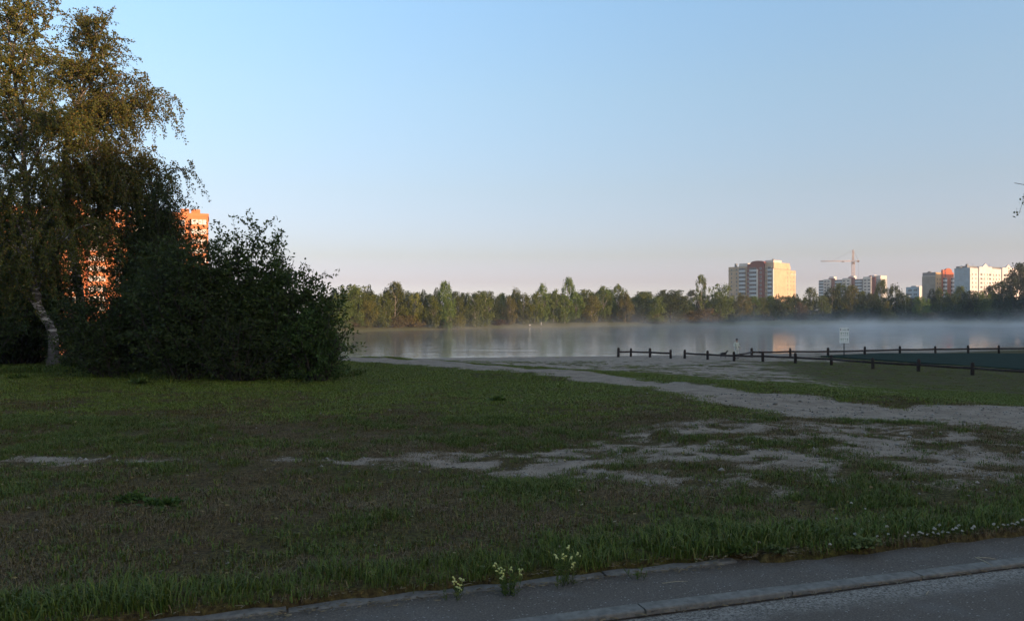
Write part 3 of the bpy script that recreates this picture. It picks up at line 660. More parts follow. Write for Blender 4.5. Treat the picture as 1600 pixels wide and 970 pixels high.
# birch with the kinked pale stem
gA = ray_ground(83, 574); YA = gA.y; r_ = np.random.default_rng(3)
stemA = [gA, at(85, 530, YA), at(80, 508, YA), at(62, 488, YA), at(52, 455, YA), at(46, 380, YA + .2), at(40, 300, YA + .2), at(37, 230, YA), at(24, 130, YA), at(12, 45, YA), at(8, 12, YA)]
limbA = [(.22, at(-40, 415, YA - .8)), (.45, at(-60, 330, YA + .8)), (.42, at(110, 370, YA - 1.2)), (.5, at(-30, 290, YA - 1.5)), (.5, at(110, 290, YA + 1.2)), (.55, at(70, 250, YA - 1.8)), (.6, at(-70, 210, YA - 1)), (.62, at(100, 200, YA - 1.6)), (.62, at(-20, 180, YA + 1.8)),
         (.68, at(85, 130, YA + 1.3)), (.7, at(-70, 110, YA)), (.72, at(-10, 110, YA - 2)), (.74, at(60, 90, YA - 1.2)), (.8, at(75, 40, YA + .3)), (.82, at(-50, 50, YA + 1)), (.85, at(30, 40, YA - 1.3)), (.9, at(58, 22, YA + .3)), (.9, at(-20, 15, YA - .4)), (.93, at(35, 10, YA + .6)), (.4, at(20, 380, YA - 1.5)), (.33, at(70, 410, YA + 1.4))]
n1 = weeping_birch(gA, stemA, limbA, 'birch with a kinked pale stem, standing left of the dark bushes', 8.5, 1.4, 21)
YB = YA + 2.6; gB = at(135, 0, YB); gB.z = float(terr(gB.x, gB.y))
stemB = [gB, at(128, 480, YB), at(112, 380, YB), at(102, 290, YB), at(100, 240, YB), at(112, 185, YB), at(132, 135, YB), at(146, 85, YB), at(152, 45, YB)]
limbB = [(.28, at(60, 360, YB + 1)), (.32, at(175, 380, YB - 1)), (.36, at(215, 345, YB + .8)), (.4, at(180, 300, YB - 1.6)), (.42, at(238, 288, YB - .3)), (.44, at(268, 282, YB)), (.42, at(70, 270, YB + 1.5)), (.5, at(205, 240, YB + .8)), (.5, at(150, 245, YB - 2)), (.52, at(220, 158, YB)), (.54, at(240, 166, YB - .6)), (.55, at(212, 136, YB + .5)), (.58, at(60, 190, YB - 1)),
         (.6, at(190, 190, YB - 1.4)), (.62, at(172, 150, YB + 1.6)), (.66, at(100, 120, YB + 1.4)), (.7, at(180, 105, YB - .6)), (.72, at(120, 110, YB - 1.8)), (.76, at(172, 70, YB + .4)), (.8, at(110, 65, YB + .5)), (.82, at(150, 60, YB - 1.0)), (.88, at(162, 42, YB + .2)), (.9, at(130, 48, YB + .8)), (.46, at(130, 320, YB - 1.8)), (.35, at(135, 400, YB + 1.5)), (.38, at(225, 300, YB - 1.2))]
n2 = weeping_birch(gB, stemB, limbB, 'birch with drooping right-hand sprays behind the kinked birch', 8.5, 1.4, 22)
YC_ = YA + 4.5; gC = at(215, 0, YC_); gC.z = float(terr(gC.x, gC.y))
stemC = [gC, at(213, 480, YC_), at(205, 420, YC_), at(200, 360, YC_), at(195, 300, YC_), at(198, 255, YC_)]
limbC = [(.3, at(150, 420, YC_)), (.34, at(255, 415, YC_ - .6)), (.4, at(165, 395, YC_ - 1.2)), (.45, at(130, 370, YC_ + .5)), (.48, at(248, 375, YC_ - 1)), (.55, at(150, 340, YC_ - .8)), (.58, at(262, 345, YC_ + .6)), (.64, at(225, 330, YC_ - 1.2)), (.7, at(160, 310, YC_ + .8)), (.75, at(240, 305, YC_)), (.82, at(175, 280, YC_ - .6)), (.88, at(225, 275, YC_ + .5))]
n3 = weeping_birch(gC, stemC, limbC, 'slighter shaded birch in front of the orange block', 7, 1.2, 24)
# birch beyond the right edge; only a spray of one limb reaches into the picture
gR = Vector((11.6, 14.0, 0)); gR.z = float(terr(gR.x, gR.y)); YR = 14.0
stemR = [gR, gR + Vector((.1, 0, 2)), gR + Vector((-.05, .1, 4)), gR + Vector((.1, 0, 6.5)), gR + Vector((.2, .1, 8.5))]
limbR = [(.36, at(1650, 338, YR)), (.34, at(1634, 366, YR + .2)), (.5, gR + Vector((1.2, .8, 6))), (.55, gR + Vector((1.0, -.8, 6.5))), (.6, gR + Vector((1.5, .2, 7))), (.75, gR + Vector((.6, .6, 8))), (.8, gR + Vector((.8, -.4, 8.4)))]
weeping_birch(gR, stemR, limbR, 'leafy birch spray hanging in at the right picture edge', 3, .55, 23, .06)

def shrub(name, px, py, half_w, top_px, nst, label, mat, leaf, seed, shoots=0, Y=None, nleaf=1.0, cat='bush', group='bushes left of the lake', depth=.6, low=0.0):
    """many-stemmed bush; half_w metres, top given by photo row"""
    r = np.random.default_rng(seed); w = ray_ground(px, py) if Y is None else Vector(((px - 800) / F * Y, Y, 0))
    w.z = float(terr(w.x, w.y)); H = CAMZ + (HOR - top_px) / F * w.y - w.z
    root = empty(name, w); tag(root, label, cat, group); st = MB(); LC = []; LD = []
    for i in range(nst + shoots):
        a = r.uniform(0, 6.283); q = math.sqrt(r.random()); x, y = half_w * q * math.cos(a), half_w * depth * q * math.sin(a)
        prof = (1 - q ** 2.4 * (.72 - low)); h = H * prof * r.uniform(.64, .94)
        if i >= nst: x, y, h = x * .65, y * .65, H * (1 - .35 * (q * .65) ** 2) * r.uniform(.88, 1.0)
        if q > .7 and r.random() < .6 and i < nst: h *= r.uniform(.25, .9)
        p0 = np.array([x * .25, y * .25, -.1]); p1 = np.array([x, y, h]); P = curve(p0, p1, .06 * q, 8, .02); Ls = np.linalg.norm(p1 - p0)
        st.tube(P, np.linspace(.028 if i < nst else .016, .004, 8), 5, caps=False)
        ntw = int(Ls * (7 if i < nst else 5)); 
        for k in range(ntw):
            t = r.uniform(.12, 1) if i < nst else r.uniform(.3, 1); j = min(int(t * 7), 6); p = P[j] + (P[j + 1] - P[j]) * (t * 7 - j)
            d = r.normal(size=3); d[2] = d[2] * .5 + .45; d /= np.linalg.norm(d); ln = r.uniform(.25, .8) * (1 if i < nst else .35 * (1.15 - t) + .08); e = p + d * ln; st.tube([p, (p + e) / 2 + r.normal(size=3) * .02, e], [.006, .004, .002], 3, caps=False)
            nl = max(3, int(ln * 34 * nleaf)); u = r.uniform(.1, 1.05, nl)[:, None]; LC.append(p + (e - p) * u + r.normal(size=(nl, 3)) * .05); dd = r.normal(size=(nl, 3)) * .7 + d * .6; dd[:, 2] += .05; LD.append(dd)
    st.build('stem', M_BARKD, root); V, Q = leaves(np.concatenate(LC), np.concatenate(LD), leaf, leaf * .52, seed); V[:, 2] = np.maximum(V[:, 2], .01)
    obj('crown', mesh_np('bush_leaves', V, Q), mat, root); return len(Q)
cnt = [n1, n2]
YS = ray_ground(330, 590).y
cnt.append(shrub('leafy_bush', 392, 0, 2.0, 330, 64, 'tallest leafy bush with upright shoots, right of the orange building', M_BUSHL, .105, 31, 12, Y=YS + .6, nleaf=1.3))
cnt.append(shrub('leafy_bush', 455, 0, 1.45, 402, 52, 'rounded bush at the right end of the thicket by the water', M_BUSHL, .10, 32, 7, Y=YS - .2, low=.35, nleaf=1.3))
cnt.append(shrub('leafy_bush', 494, 0, .85, 468, 36, 'lowest outer bush where the thicket ends beside the lake', M_BUSHL, .095, 33, 0, Y=YS - .8, low=.45))
cnt.append(shrub('leafy_bush', 303, 0, 2.1, 345, 104, 'broad dark bush in the middle of the thicket', M_BUSHD, .10, 34, 2, Y=YS - .2, low=.35))
cnt.append(shrub('leafy_bush', 184, 0, 1.95, 425, 74, 'lower dark bush just right of the kinked birch', M_BUSHD, .09, 35, 0, Y=YS + .3, low=.3))
cnt.append(shrub('leafy_bush', 375, 0, 1.5, 470, 40, 'low front bush below the tallest one', M_BUSHD, .09, 36, 0, Y=YS - 1.0, low=.35))
cnt.append(shrub('leafy_bush', 252, 0, 1.15, 246, 84, 'dense dark shrub crown below the hanging birch sprays', M_BUSHD, .09, 37, 2, Y=YS + 5, cat='bush', low=.2))
cnt.append(shrub('leafy_bush', 25, 0, 2.8, 375, 84, 'dark undergrowth bush behind the kinked birch stem', M_BUSHD, .10, 38, 0, Y=YS + 6.5, low=.5))
cnt.append(shrub('leafy_bush', -70, 0, 2.4, 400, 60, 'dark bush at the left picture edge behind the birch', M_BUSHD, .10, 39, 0, Y=YS + 3.5, low=.5))
cnt.append(shrub('leafy_bush', 150, 0, 1.6, 478, 50, 'low dark bush behind the birch, against the building glow', M_BUSHD, .10, 40, 0, Y=YS + 5.5, low=.4))
cnt.append(shrub('leafy_bush', 230, 0, 1.2, 262, 70, 'tall dark shrub in front of the orange block, left of the dense crown', M_BUSHD, .10, 41, 4, Y=YS + 6.5, low=.3))
cnt.append(shrub('leafy_bush', 36, 0, 1.9, 255, 110, 'tall dark shrub behind the upper stem of the kinked birch', M_BUSHD, .10, 42, 4, Y=YS + 8, low=.4))
print('leaf quads', cnt)

# ------------------------------------------------------------------ far shore trees
M_OLIVE = leafmat('olive_foliage', [(.068, .098, .021), (.105, .138, .030), (.150, .178, .042), (.088, .122, .026)], .33, .5)
M_YELL = leafmat('yellowing_foliage', [(.12, .128, .028), (.155, .158, .036), (.20, .185, .046)], .33, .4)
M_DKGR = leafmat('dark_green_foliage', [(.034, .046, .014), (.050, .064, .018), (.068, .080, .022)], .2, .4)
M_SPRU = leafmat('spruce_needles', [(.018, .027, .012), (.028, .040, .016), (.042, .054, .020)], .1, .3)
M_RUST = leafmat('rusty_foliage', [(.10, .068, .026), (.135, .088, .032), (.09, .082, .03)], .25, .4)
def far_tree(kind, seed):
    """unit-height tree meshes (height 1, crown half-width about .5 before scaling in x,y): returns trunk mesh, crown mesh"""
    r = np.random.default_rng(seed); C = []; D = []
    if kind == 'spruce':
        n = 2600; h = r.uniform(.06, 1.0, n) ** 1.15; h = 1 - (1 - .05) * (1 - h) if False else .06 + .94 * r.beta(1.0, 1.5, n)
        lay = np.abs(((h * 15 + r.normal(size=n) * .08) % 1) - .5) * 2; rad = np.minimum(1, (1.03 - h) ** .7) * (.30 + .20 * lay); a = r.uniform(0, 6.283, n); lob = 1 + .22 * np.sin(a * 5 + h * 40); q = np.sqrt(r.random(n)) * .55 + .45
        C = np.stack([rad * lob * q * np.cos(a), rad * lob * q * np.sin(a), h - .03 * q], -1); D = np.stack([np.cos(a), np.sin(a), -.35 + 0 * a], -1) + r.normal(size=(n, 3)) * .35; L, W = .048, .026
    else:
        ncl = {'birch': 84, 'willow': 96, 'poplar': 34, 'round': 90, 'bush': 46}[kind]; per = 44
        for i in range(ncl):
            if kind == 'poplar':
                z = r.uniform(.30, .97); R = .40 * math.sin(min(1, (1.04 - z) / .5) * 1.57) * r.uniform(.3, 1); sz = .042
            elif kind == 'birch':
                z = .05 + .92 * r.beta(1.1, 1.25); R = .46 * (math.sin(math.pi * min(1, (1.03 - z) / 1.15)) ** .75) * math.sqrt(r.random()); sz = .055
            elif kind == 'bush':
                z = r.uniform(.08, .9); R = .5 * math.sqrt(max(0, 1 - (z / 1.02) ** 2)) * math.sqrt(r.random()); sz = .10
            elif kind == 'willow':
                z = .05 + .92 * r.beta(1.15, 1.2); R = .5 * (max(0, 1 - ((z - .38) / .66) ** 2)) ** .5 * math.sqrt(r.random()); sz = .06
            else:
                z = .10 + .86 * r.beta(1.2, 1.1); R = .5 * (max(0, 1 - ((z - .52) / .52) ** 2)) ** .5 * math.sqrt(r.random()); sz = .065
            a = r.uniform(0, 6.283); c = np.array([R * math.cos(a), R * math.sin(a), z]); p = c + r.normal(size=(per, 3)) * np.array([sz, sz, sz * 1.05]) * .74
            d = r.normal(size=(per, 3)); d[:, 2] -= .45 if kind in ('willow', 'birch') else 0; C.append(p); D.append(d)
        C = np.concatenate(C); D = np.concatenate(D); L, W = (.046, .032) if kind != 'bush' else (.085, .055)
        C[:, 2] = np.clip(C[:, 2], .015, 1.0)
    V, Q = leaves(C, D, L, W, seed); cm = mesh_np(kind + '_crown', V, Q)
    tb = MB(); lean = r.normal(size=2) * .02; top = .9 if kind != 'bush' else .5
    tb.tube([(0, 0, -.05), (lean[0], lean[1], .3), (lean[0] * .5, -lean[1], .6), (0, 0, top)], [.017, .013, .008, .002], 6)
    for k in range(9 if kind != 'spruce' else 0):
        z = r.uniform(.2, .7); a = r.uniform(0, 6.283); q = r.uniform(.15, .32); tb.tube([(0, 0, z), (q * .5 * math.cos(a), q * .5 * math.sin(a), z + .09), (q * math.cos(a), q * math.sin(a), z + .20)], [.007, .005, .002], 4)
    return tb.mesh(kind + '_trunk'), cm
PROTO = {k: [far_tree(k, 100 + 10 * i + j) for j in range(nv)] for i, (k, nv) in enumerate((('birch', 5), ('spruce', 3), ('willow', 3), ('poplar', 2), ('round', 3), ('bush', 3)))}
M_TRUNKP = nmat('pale_trunk', (.22, .19, .17), (.40, .36, .33), 3)
_mv = {}
def variant(me, mat):
    k = (me.name, mat.name)
    if k not in _mv: c = me.copy(); c.materials.clear(); c.materials.append(mat); _mv[k] = c
    return _mv[k]
SHORE = [(400, 165), (510, 178), (700, 203), (850, 250), (960, 272), (1100, 290), (1300, 318), (1500, 326), (1600, 330), (1750, 335)]
def shoreY(px): return float(np.interp(px, [a for a, _ in SHORE], [b for _, b in SHORE]))
FT = []
def ftree(px, top, wpx, kind, mat, back=9, name=None):
    back = back + (5 if px < 1000 else 2) + (3 if kind == 'bush' else 0); Y = shoreY(px) + back; x = (px - 800) / F * Y; zb = float(terr(x, Y)); H = CAMZ + (HOR - top) / F * Y - zb; Wm = wpx / F * Y * (1.9 if kind == 'spruce' else 1.42 if px < 1100 else 1.3)
    tr, cr = random.choice(PROTO[kind]); nm = {'birch': 'birch_tree', 'spruce': 'spruce_tree', 'willow': 'willow_tree', 'poplar': 'poplar_tree', 'round': 'leafy_tree', 'bush': 'shore_bush'}[kind]
    root = empty(nm, (x, Y, zb), random.uniform(0, 6.283)); root.scale = (Wm, Wm, H)
    pale = kind in ('birch', 'poplar')
    obj('trunk', variant(tr, M_TRUNKP if pale else M_BARKD), None, root); obj('crown', variant(cr, mat), None, root)
    FT.append((root, px, nm, mat.name, H, back)); return root
O, YL, DG, SP, RU = M_OLIVE, M_YELL, M_DKGR, M_SPRU, M_RUST
front = [(523, 449, 16, 'spruce', SP, 16), (545, 446, 40, 'willow', O, 8), (562, 446, 40, 'willow', O, 12), (577, 442, 14, 'spruce', SP, 20), (573, 470, 26, 'round', YL, 7), (530, 470, 34, 'willow', O, 5),
 (603, 447, 14, 'spruce', SP, 18), (600, 458, 24, 'birch', O, 9), (617, 441, 30, 'birch', O, 14), (632, 470, 20, 'round', DG, 20), (648, 458, 22, 'birch', YL, 12), (662, 450, 16, 'spruce', SP, 12), (682, 447, 16, 'spruce', DG, 22), (676, 462, 22, 'birch', O, 8), (696, 440, 24, 'birch', O, 11), (700, 468, 18, 'birch', O, 6),
 (717, 463, 18, 'birch', O, 10), (730, 459, 13, 'spruce', SP, 14), (742, 456, 24, 'birch', O, 8), (758, 455, 24, 'birch', O, 9), (772, 464, 20, 'round', DG, 18), (785, 458, 20, 'birch', O, 26), (797, 463, 20, 'birch', YL, 10), (806, 449, 16, 'birch', O, 16), (818, 457, 22, 'birch', O, 9), (835, 455, 24, 'birch', O, 9), (847, 443, 20, 'birch', O, 11), (865, 451, 24, 'birch', O, 9),
 (888, 434, 20, 'birch', O, 15), (882, 462, 22, 'birch', O, 7), (900, 456, 24, 'birch', O, 12), (913, 453, 26, 'round', O, 16), (925, 462, 24, 'birch', YL, 8), (942, 447, 22, 'birch', O, 14), (952, 449, 22, 'birch', O, 16), (967, 444, 26, 'birch', O, 13), (977, 458, 22, 'birch', YL, 8), (995, 463, 20, 'birch', O, 16), (1010, 456, 28, 'round', O, 10), (1024, 464, 24, 'willow', O, 4), (1048, 454, 40, 'round', DG, 9), (1072, 468, 26, 'birch', O, 18),
 (1095, 430, 26, 'poplar', O, 10), (1127, 443, 30, 'willow', O, 6), (1117, 466, 18, 'spruce', SP, 30), (1140, 470, 20, 'spruce', SP, 34), (1160, 457, 26, 'birch', YL, 22), (1178, 463, 24, 'birch', O, 22), (1192, 465, 22, 'birch', O, 20), (1204, 462, 22, 'birch', O, 22), (1215, 458, 14, 'spruce', SP, 26), (1227, 463, 26, 'round', DG, 14), (1243, 457, 18, 'spruce', DG, 20), (1251, 471, 20, 'birch', RU, 14),
 (1267, 449, 24, 'birch', O, 18), (1285, 462, 22, 'birch', O, 14), (1300, 447, 30, 'birch', DG, 16), (1313, 443, 26, 'birch', O, 20), (1332, 446, 26, 'birch', YL, 15), (1348, 455, 22, 'birch', O, 14), (1362, 459, 22, 'round', DG, 10), (1377, 437, 22, 'birch', O, 24), (1386, 470, 14, 'birch', YL, 6), (1398, 443, 24, 'birch', DG, 18), (1411, 458, 18, 'round', DG, 14), (1425, 466, 12, 'spruce', SP, 20), (1440, 464, 22, 'round', O, 14), (1456, 449, 18, 'spruce', SP, 22), (1470, 450, 26, 'birch', O, 18),
 (1488, 460, 22, 'round', DG, 14), (1501, 447, 22, 'birch', O, 20), (1516, 455, 24, 'round', DG, 14), (1532, 456, 26, 'round', O, 12), (1546, 446, 24, 'birch', DG, 18), (1562, 441, 30, 'round', DG, 14), (1582, 428, 34, 'round', DG, 12), (1600, 412, 40, 'round', DG, 10), (1630, 405, 50, 'round', DG, 10)]
for f_ in front: ftree(*f_)
r2 = random.Random(5)
for px in range(505, 1600, 9):     # the wood behind the front row, coloured dark to give shaded gaps
    k = r2.choice(['birch', 'birch', 'spruce', 'round', 'birch']); back = r2.uniform(28, 75); ftree(px + r2.uniform(-5, 5), (r2.uniform(453, 465) if px < 1100 else r2.uniform(462, 471)), r2.uniform(17, 28) if k != 'spruce' else r2.uniform(11, 15), k, {'spruce': SP, 'round': DG, 'birch': DG}.get(k, O), back)
# bushes on the shore
for px, top, w, mt, bk in [(518, 492, 34, O, 3), (535, 494, 34, RU, 4), (552, 490, 30, O, 5), (578, 496, 22, RU, 8), (592, 492, 22, O, 4), (622, 494, 26, RU, 6), (638, 492, 30, RU, 9), (655, 496, 20, RU, 10), (700, 495, 22, O, 5), (715, 493, 22, YL, 6), (781, 499, 18, RU, 8), (795, 500, 14, RU, 9), (868, 498, 16, RU, 8), (905, 496, 26, DG, 9), (920, 492, 30, DG, 12), (945, 492, 24, DG, 12), (985, 492, 26, DG, 10), (1020, 490, 26, YL, 3), (1080, 486, 30, RU, 6), (1102, 482, 36, RU, 5), (1120, 488, 24, RU, 4), (1138, 486, 24, DG, 5),
                        (1165, 492, 30, DG, 14), (1195, 490, 26, DG, 16), (1250, 491, 18, RU, 12), (1290, 490, 30, DG, 9), (1345, 488, 36, DG, 8), (1390, 486, 18, YL, 5), (1420, 490, 36, DG, 8), (1450, 488, 30, RU, 8), (1480, 486, 34, DG, 8), (1520, 486, 40, DG, 7), (1560, 484, 40, DG, 7), (1595, 482, 44, DG, 6)]: ftree(px, top, w, 'bush', mt, bk)
COLW = {'olive_foliage': 'olive green', 'yellowing_foliage': 'yellowing', 'dark_green_foliage': 'dark green', 'spruce_needles': 'dark', 'rusty_foliage': 'rusty brown'}
def ordn(i): return f"{i}{'th' if 10 <= i % 100 <= 20 else {1: 'st', 2: 'nd', 3: 'rd'}.get(i % 10, 'th')}"
cnts = {}
for root, px, nm, mt, H, back in sorted(FT, key=lambda t: t[1]):
    row = 'shore bushes' if nm == 'shore_bush' else ('trees behind the front row' if back > 31 else 'front row trees')
    kn = nm.replace('_', ' '); key = (row, kn, COLW[mt]); cnts[key] = cnts.get(key, 0) + 1
    plural = {'shore bush': 'shore bushes'}.get(kn, kn + 's')
    where = 'along far shore' if row == 'shore bushes' else ('in far front row' if row.startswith('front') else 'in far back row')
    tag(root, f"{COLW[mt]} {kn} {where}, {ordn(cnts[key])} such from the left", 'bush' if nm == 'shore_bush' else 'tree', {'shore bushes': 'bushes along the far shore', 'front row trees': 'front row of trees on the far shore'}.get(row, 'trees behind the front row on the far shore'))

# tree belt beyond the right picture edge: it shades the foreground (one mass, seen only as shade)
WV = []; WQ = []; nb = 0
r3 = np.random.default_rng(9)
for row in range(3):
    for u in np.arange(-75, 420, 5.5):
        u2 = u + r3.uniform(-1.5, 1.5); s2 = 70 + row * 7 + r3.uniform(-2, 2); x, y = .8 * s2 + .6 * u2, -.6 * s2 + .8 * u2
        H = r3.uniform(16.4, 18.0) + min(3.0, max(0, (u - 120) * .03)); Wd = r3.uniform(6, 8)
        for kind in ('round',):
            cr = PROTO[kind][int(r3.integers(3))][1]; co = np.empty(len(cr.vertices) * 3, np.float32); cr.vertices.foreach_get('co', co); co = co.reshape(-1, 4, 3); co = co[int(r3.integers(3))::3]
            ctr = co.mean(1, keepdims=True); co = ctr + (co - ctr) * 2.3; a = r3.uniform(0, 6.283)
            X = co[..., 0] * math.cos(a) - co[..., 1] * math.sin(a); Yy = co[..., 0] * math.sin(a) + co[..., 1] * math.cos(a)
            zz = float(terr(x, y)) if y > 6 else 0; V = np.stack([x + X * Wd, y + Yy * Wd, zz + co[..., 2] * H], -1).reshape(-1, 3); WV.append(V); WQ.append(np.arange(len(V)).reshape(-1, 4) + nb); nb += len(V)
tag(obj('roadside_wood', mesh_np('roadside_wood', np.concatenate(WV), np.concatenate(WQ)), M_DKGR), 'dense wood beyond the right picture edge that shades the foreground', 'wood', kind='stuff')
# ------------------------------------------------------------------ far buildings
def plaster(name, c, k=.12, sc=.25): return nmat(name, tuple(x * (1 - k) for x in c), tuple(min(1, x * (1 + k)) for x in c), sc, .9, spec=.2)
M_BEIGE = plaster('beige_panel', (.52, .375, .25)); M_REDB = plaster('red_brick', (.20, .060, .050)); M_CREAM = plaster('cream_panel', (.62, .56, .50)); M_BALC = plaster('pale_balcony_panel', (.50, .55, .58))
M_ROOFG = plaster('grey_roof', (.22, .22, .22)); M_ORANGE = plaster('orange_brick', (.56, .21, .085)); M_PANELG = plaster('grey_panel', (.36, .36, .37)); M_WHITEW = plaster('white_wall', (.66, .60, .58))
M_BLUEG = plaster('blue_grey_wall_and_shade', (.30, .40, .46)); M_YELB = plaster('sunlit_yellow_brick', (.52, .33, .17)); M_ORED = plaster('orange_red_brick', (.50, .12, .055)); M_TAUPE = plaster('taupe_trim_and_wall_shade', (.27, .25, .21)); M_GLZ = plaster('white_frame_and_glass_reflection', (.70, .68, .66))
m, nt, b = new_mat('window_glass'); b.inputs['Base Color'].default_value = (.035, .045, .055, 1); b.inputs['Roughness'].default_value = .12; M_GLASS = m
_wm = {}
def window_mesh(w, h, fmat):
    k = ('w', round(w, 2), round(h, 2), fmat.name)
    if k not in _wm:
        mb = MB(); t = .10
        mb.box(-w / 2, w / 2, -.06, .10, 0, t); mb.box(-w / 2, w / 2, -.06, .10, h - t, h); mb.box(-w / 2, -w / 2 + t, -.06, .10, t, h - t); mb.box(w / 2 - t, w / 2, -.06, .10, t, h - t); mb.box(-.05, .05, -.05, .10, t, h - t)
        me = mb.mesh('window'); me.materials.append(fmat); pn = MB().box(-w / 2 + t, -.05, -.02, .08, t, h - t).box(.05, w / 2 - t, -.02, .08, t, h - t).mesh('pane'); pn.materials.append(M_GLASS); _wm[k] = (me, pn)
    return _wm[k]
def balcony_mesh(w, fmat, open_=False, gl=None):
    gl = gl or M_GLASS
    k = ('b', round(w, 2), fmat.name, open_, gl.name)
    if k not in _wm:
        mb = MB(); d = 1.2
        mb.box(-w / 2, w / 2, -d, .05, -.12, .06); mb.box(-w / 2, w / 2, -d, -d + .08, .06, 1.15); mb.box(-w / 2, -w / 2 + .08, -d + .08, .05, .06, 1.15); mb.box(w / 2 - .08, w / 2, -d + .08, .05, .06, 1.15)
        if not open_:
            for i in range(5): x = -w / 2 + .04 + i * (w - .14) / 4; mb.box(x - .03, x + .05, -d + .01, -d + .07, 1.15, 2.6)
            mb.box(-w / 2, w / 2, -d, .05, 2.6, 2.68)
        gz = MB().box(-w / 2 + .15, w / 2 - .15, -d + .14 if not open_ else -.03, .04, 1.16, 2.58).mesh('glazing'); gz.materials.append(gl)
        me = mb.mesh('balcony'); me.materials.append(fmat); _wm[k] = (me, gz)
    return _wm[k]
class Bld:
    """corner at the origin; face R on y=0 (x>0), face L on x=0 (y>0)"""
    def __init__(s, name, px, Y, rz, label):
        x = (px - 800) / F * Y; s.z = float(terr(x, Y)); s.root = empty(name, (x, Y, s.z), math.radians(rz)); tag(s.root, label, 'building')
    def h(s, py, Y): return CAMZ + (HOR - py) / F * Y - s.z
    def box(s, n, mat, *a): return MB().box(*a).build(n, mat, s.root)
    def put(s, face, u, z, me, off=0.0):
        me, inner = me; o = obj(me.name.split('.')[0], me, None, s.root); obj(inner.name.split('.')[0], inner, None, o)
        if face == 'R': o.location = (u, -off, z)
        else: o.location = (-off, u, z); o.rotation_euler = (0, 0, -math.pi / 2)
        return o
# beige tower
T = Bld('apartment_tower', 1209, 560, 41.3, 'beige apartment tower with a red brick bay and sunlit right wall'); H = 36.0; Lh = 36.8; R = 31.7
T.box('wall', M_BEIGE, 0, 22.5, 0, Lh, -1, H - 1.5); T.box('side_wing', M_BEIGE, 22.5, R, 1.0, Lh - 1, -1, H - 4.5)
T.box('cornice', M_TAUPE, -.18, 22.7, -.18, Lh + .15, H - 4.3, H - 3.9); T.box('wing_cornice', M_CREAM, 22.7, R + .15, .82, Lh - .8, H - 7.4, H - 6.9)
T.box('parapet', M_BEIGE, .0, 21.5, 0, 6.5, H - 1.5, H + .4)
T.box('corner_pilaster', M_CREAM, -.9, .0, -.12, 1.0, -1, H - 4.0); T.box('pilaster', M_CREAM, -1.3, .0, 11.72, 13.0, -1, H - 4.0)
bay = T.box('brick_bay', M_REDB, -1.0, .0, 7.05, 11.7, -1, H - 1.0)
mb = MB(); pts_ = [(7.0, H - 4.2), (7.0, H + .6)] + [(7.0 + 5.5 + 5.5 * -math.cos(t), H + .6 + 1.5 * math.sin(t)) for t in np.linspace(0, math.pi, 9)[1:-1]] + [(18.0, H + .2), (20.5, H - .4), (20.5, H - 4.2)]
V = [(-.9, y, z) for y, z in pts_] + [(2.5, y, z) for y, z in pts_]; n = len(pts_)
mb.add(V, [tuple(range(n)), tuple(range(2 * n - 1, n - 1, -1))] + [(i, n + i, n + (i + 1) % n, (i + 1) % n) for i in range(n)]).build('arched_pediment', M_REDB, T.root)
T.box('recess_panel', M_REDB, -.3, .0, 19.1, 21.2, -1, H - 4.4); T.box('roof_housing', M_CREAM, 3, 14, 2, 8.5, H - 1.4, H + 2.3); T.box('roof_housing', M_CREAM, 5, 12, 24, 31, H - 1.4, H + 1.1); T.box('chimney', M_ROOFG, 2, 3.3, 31.5, 33, H - 1.4, H + 1.0)
MB().tube([(6, 4, H + 2.3), (6, 4, H + 3.1), (6.0, 4, H + 3.4)], [.9, .8, .1], 8).build('vent_cap', M_ROOFG, T.root)
for k in range(11):
    z = 1.2 + k * 2.95
    for y0, y1 in ((1.3, 4.3), (13.1, 18.9), (22.5, 27.4)): T.put('L', (y0 + y1) / 2, z, balcony_mesh(y1 - y0, M_BALC))
    for y in (6.0, 20.1, 30.0, 34.2): T.put('L', y, z + .9, window_mesh(1.2 if y != 6.0 else .9, 1.5, M_CREAM), .32 if y == 20.1 else .02)
    T.put('L', 9.7, z + .9, window_mesh(1.5, 1.6, M_GLZ), 1.02)
    T.put('R', 18.8, z + .9, window_mesh(1.0, 1.5, M_CREAM), .02)
    if k < 10:
        for x in (24.4, 29.0): o = T.put('R', x, z + .9, window_mesh(1.1, 1.5, M_CREAM)); o.location.y = 1.0 - .02
# grey panel block below the crane
G = Bld('panel_block', 1376, 720, 40.6, 'long grey panel block with stepped bays below the crane'); H = 34.0
G.box('wall', M_PANELG, 0, 13, 0, 59, -1, H - 2.2); G.box('end_wall_top', M_CREAM, .5, 13, .3, 6, H - 2.2, H + .8)
for (y0, y1, top) in ((7.6, 14.8, H), (26.9, 34.6, H - .6), (46.2, 53.2, H - 1.0)):
    G.box('projecting_bay', M_CREAM, -2.6, 0, y0, y1, -1, top); G.box('lift_housing', M_WHITEW, 1, 6, y0 - 1.5, y0 + 3, H - 2.2, H + 1.4); G.box('vent_block', M_REDB, -1.5, .5, y0 + .5, y0 + 2.6, top, top + .9); G.box('stair_tower', M_REDB, -1.2, .0, y0 - 3.4, y0 - .4, -1, H - .4)
    for k in range(11):
        for y in (y0 + 1.9, y1 - 1.9): G.put('L', y, 1.6 + k * 2.85, window_mesh(2.3, 1.4, M_CREAM), 2.62)
for y0, y1 in ((17.0, 23.2), (36, 42.6), (53.6, 58.8)):
    for k in range(11): G.put('L', (y0 + y1) / 2, 1.0 + k * 2.85, balcony_mesh(y1 - y0, M_BALC))
G.box('roof_cap', M_ROOFG, .4, 12.6, 6.4, 58.6, H - 2.2, H - 1.8)
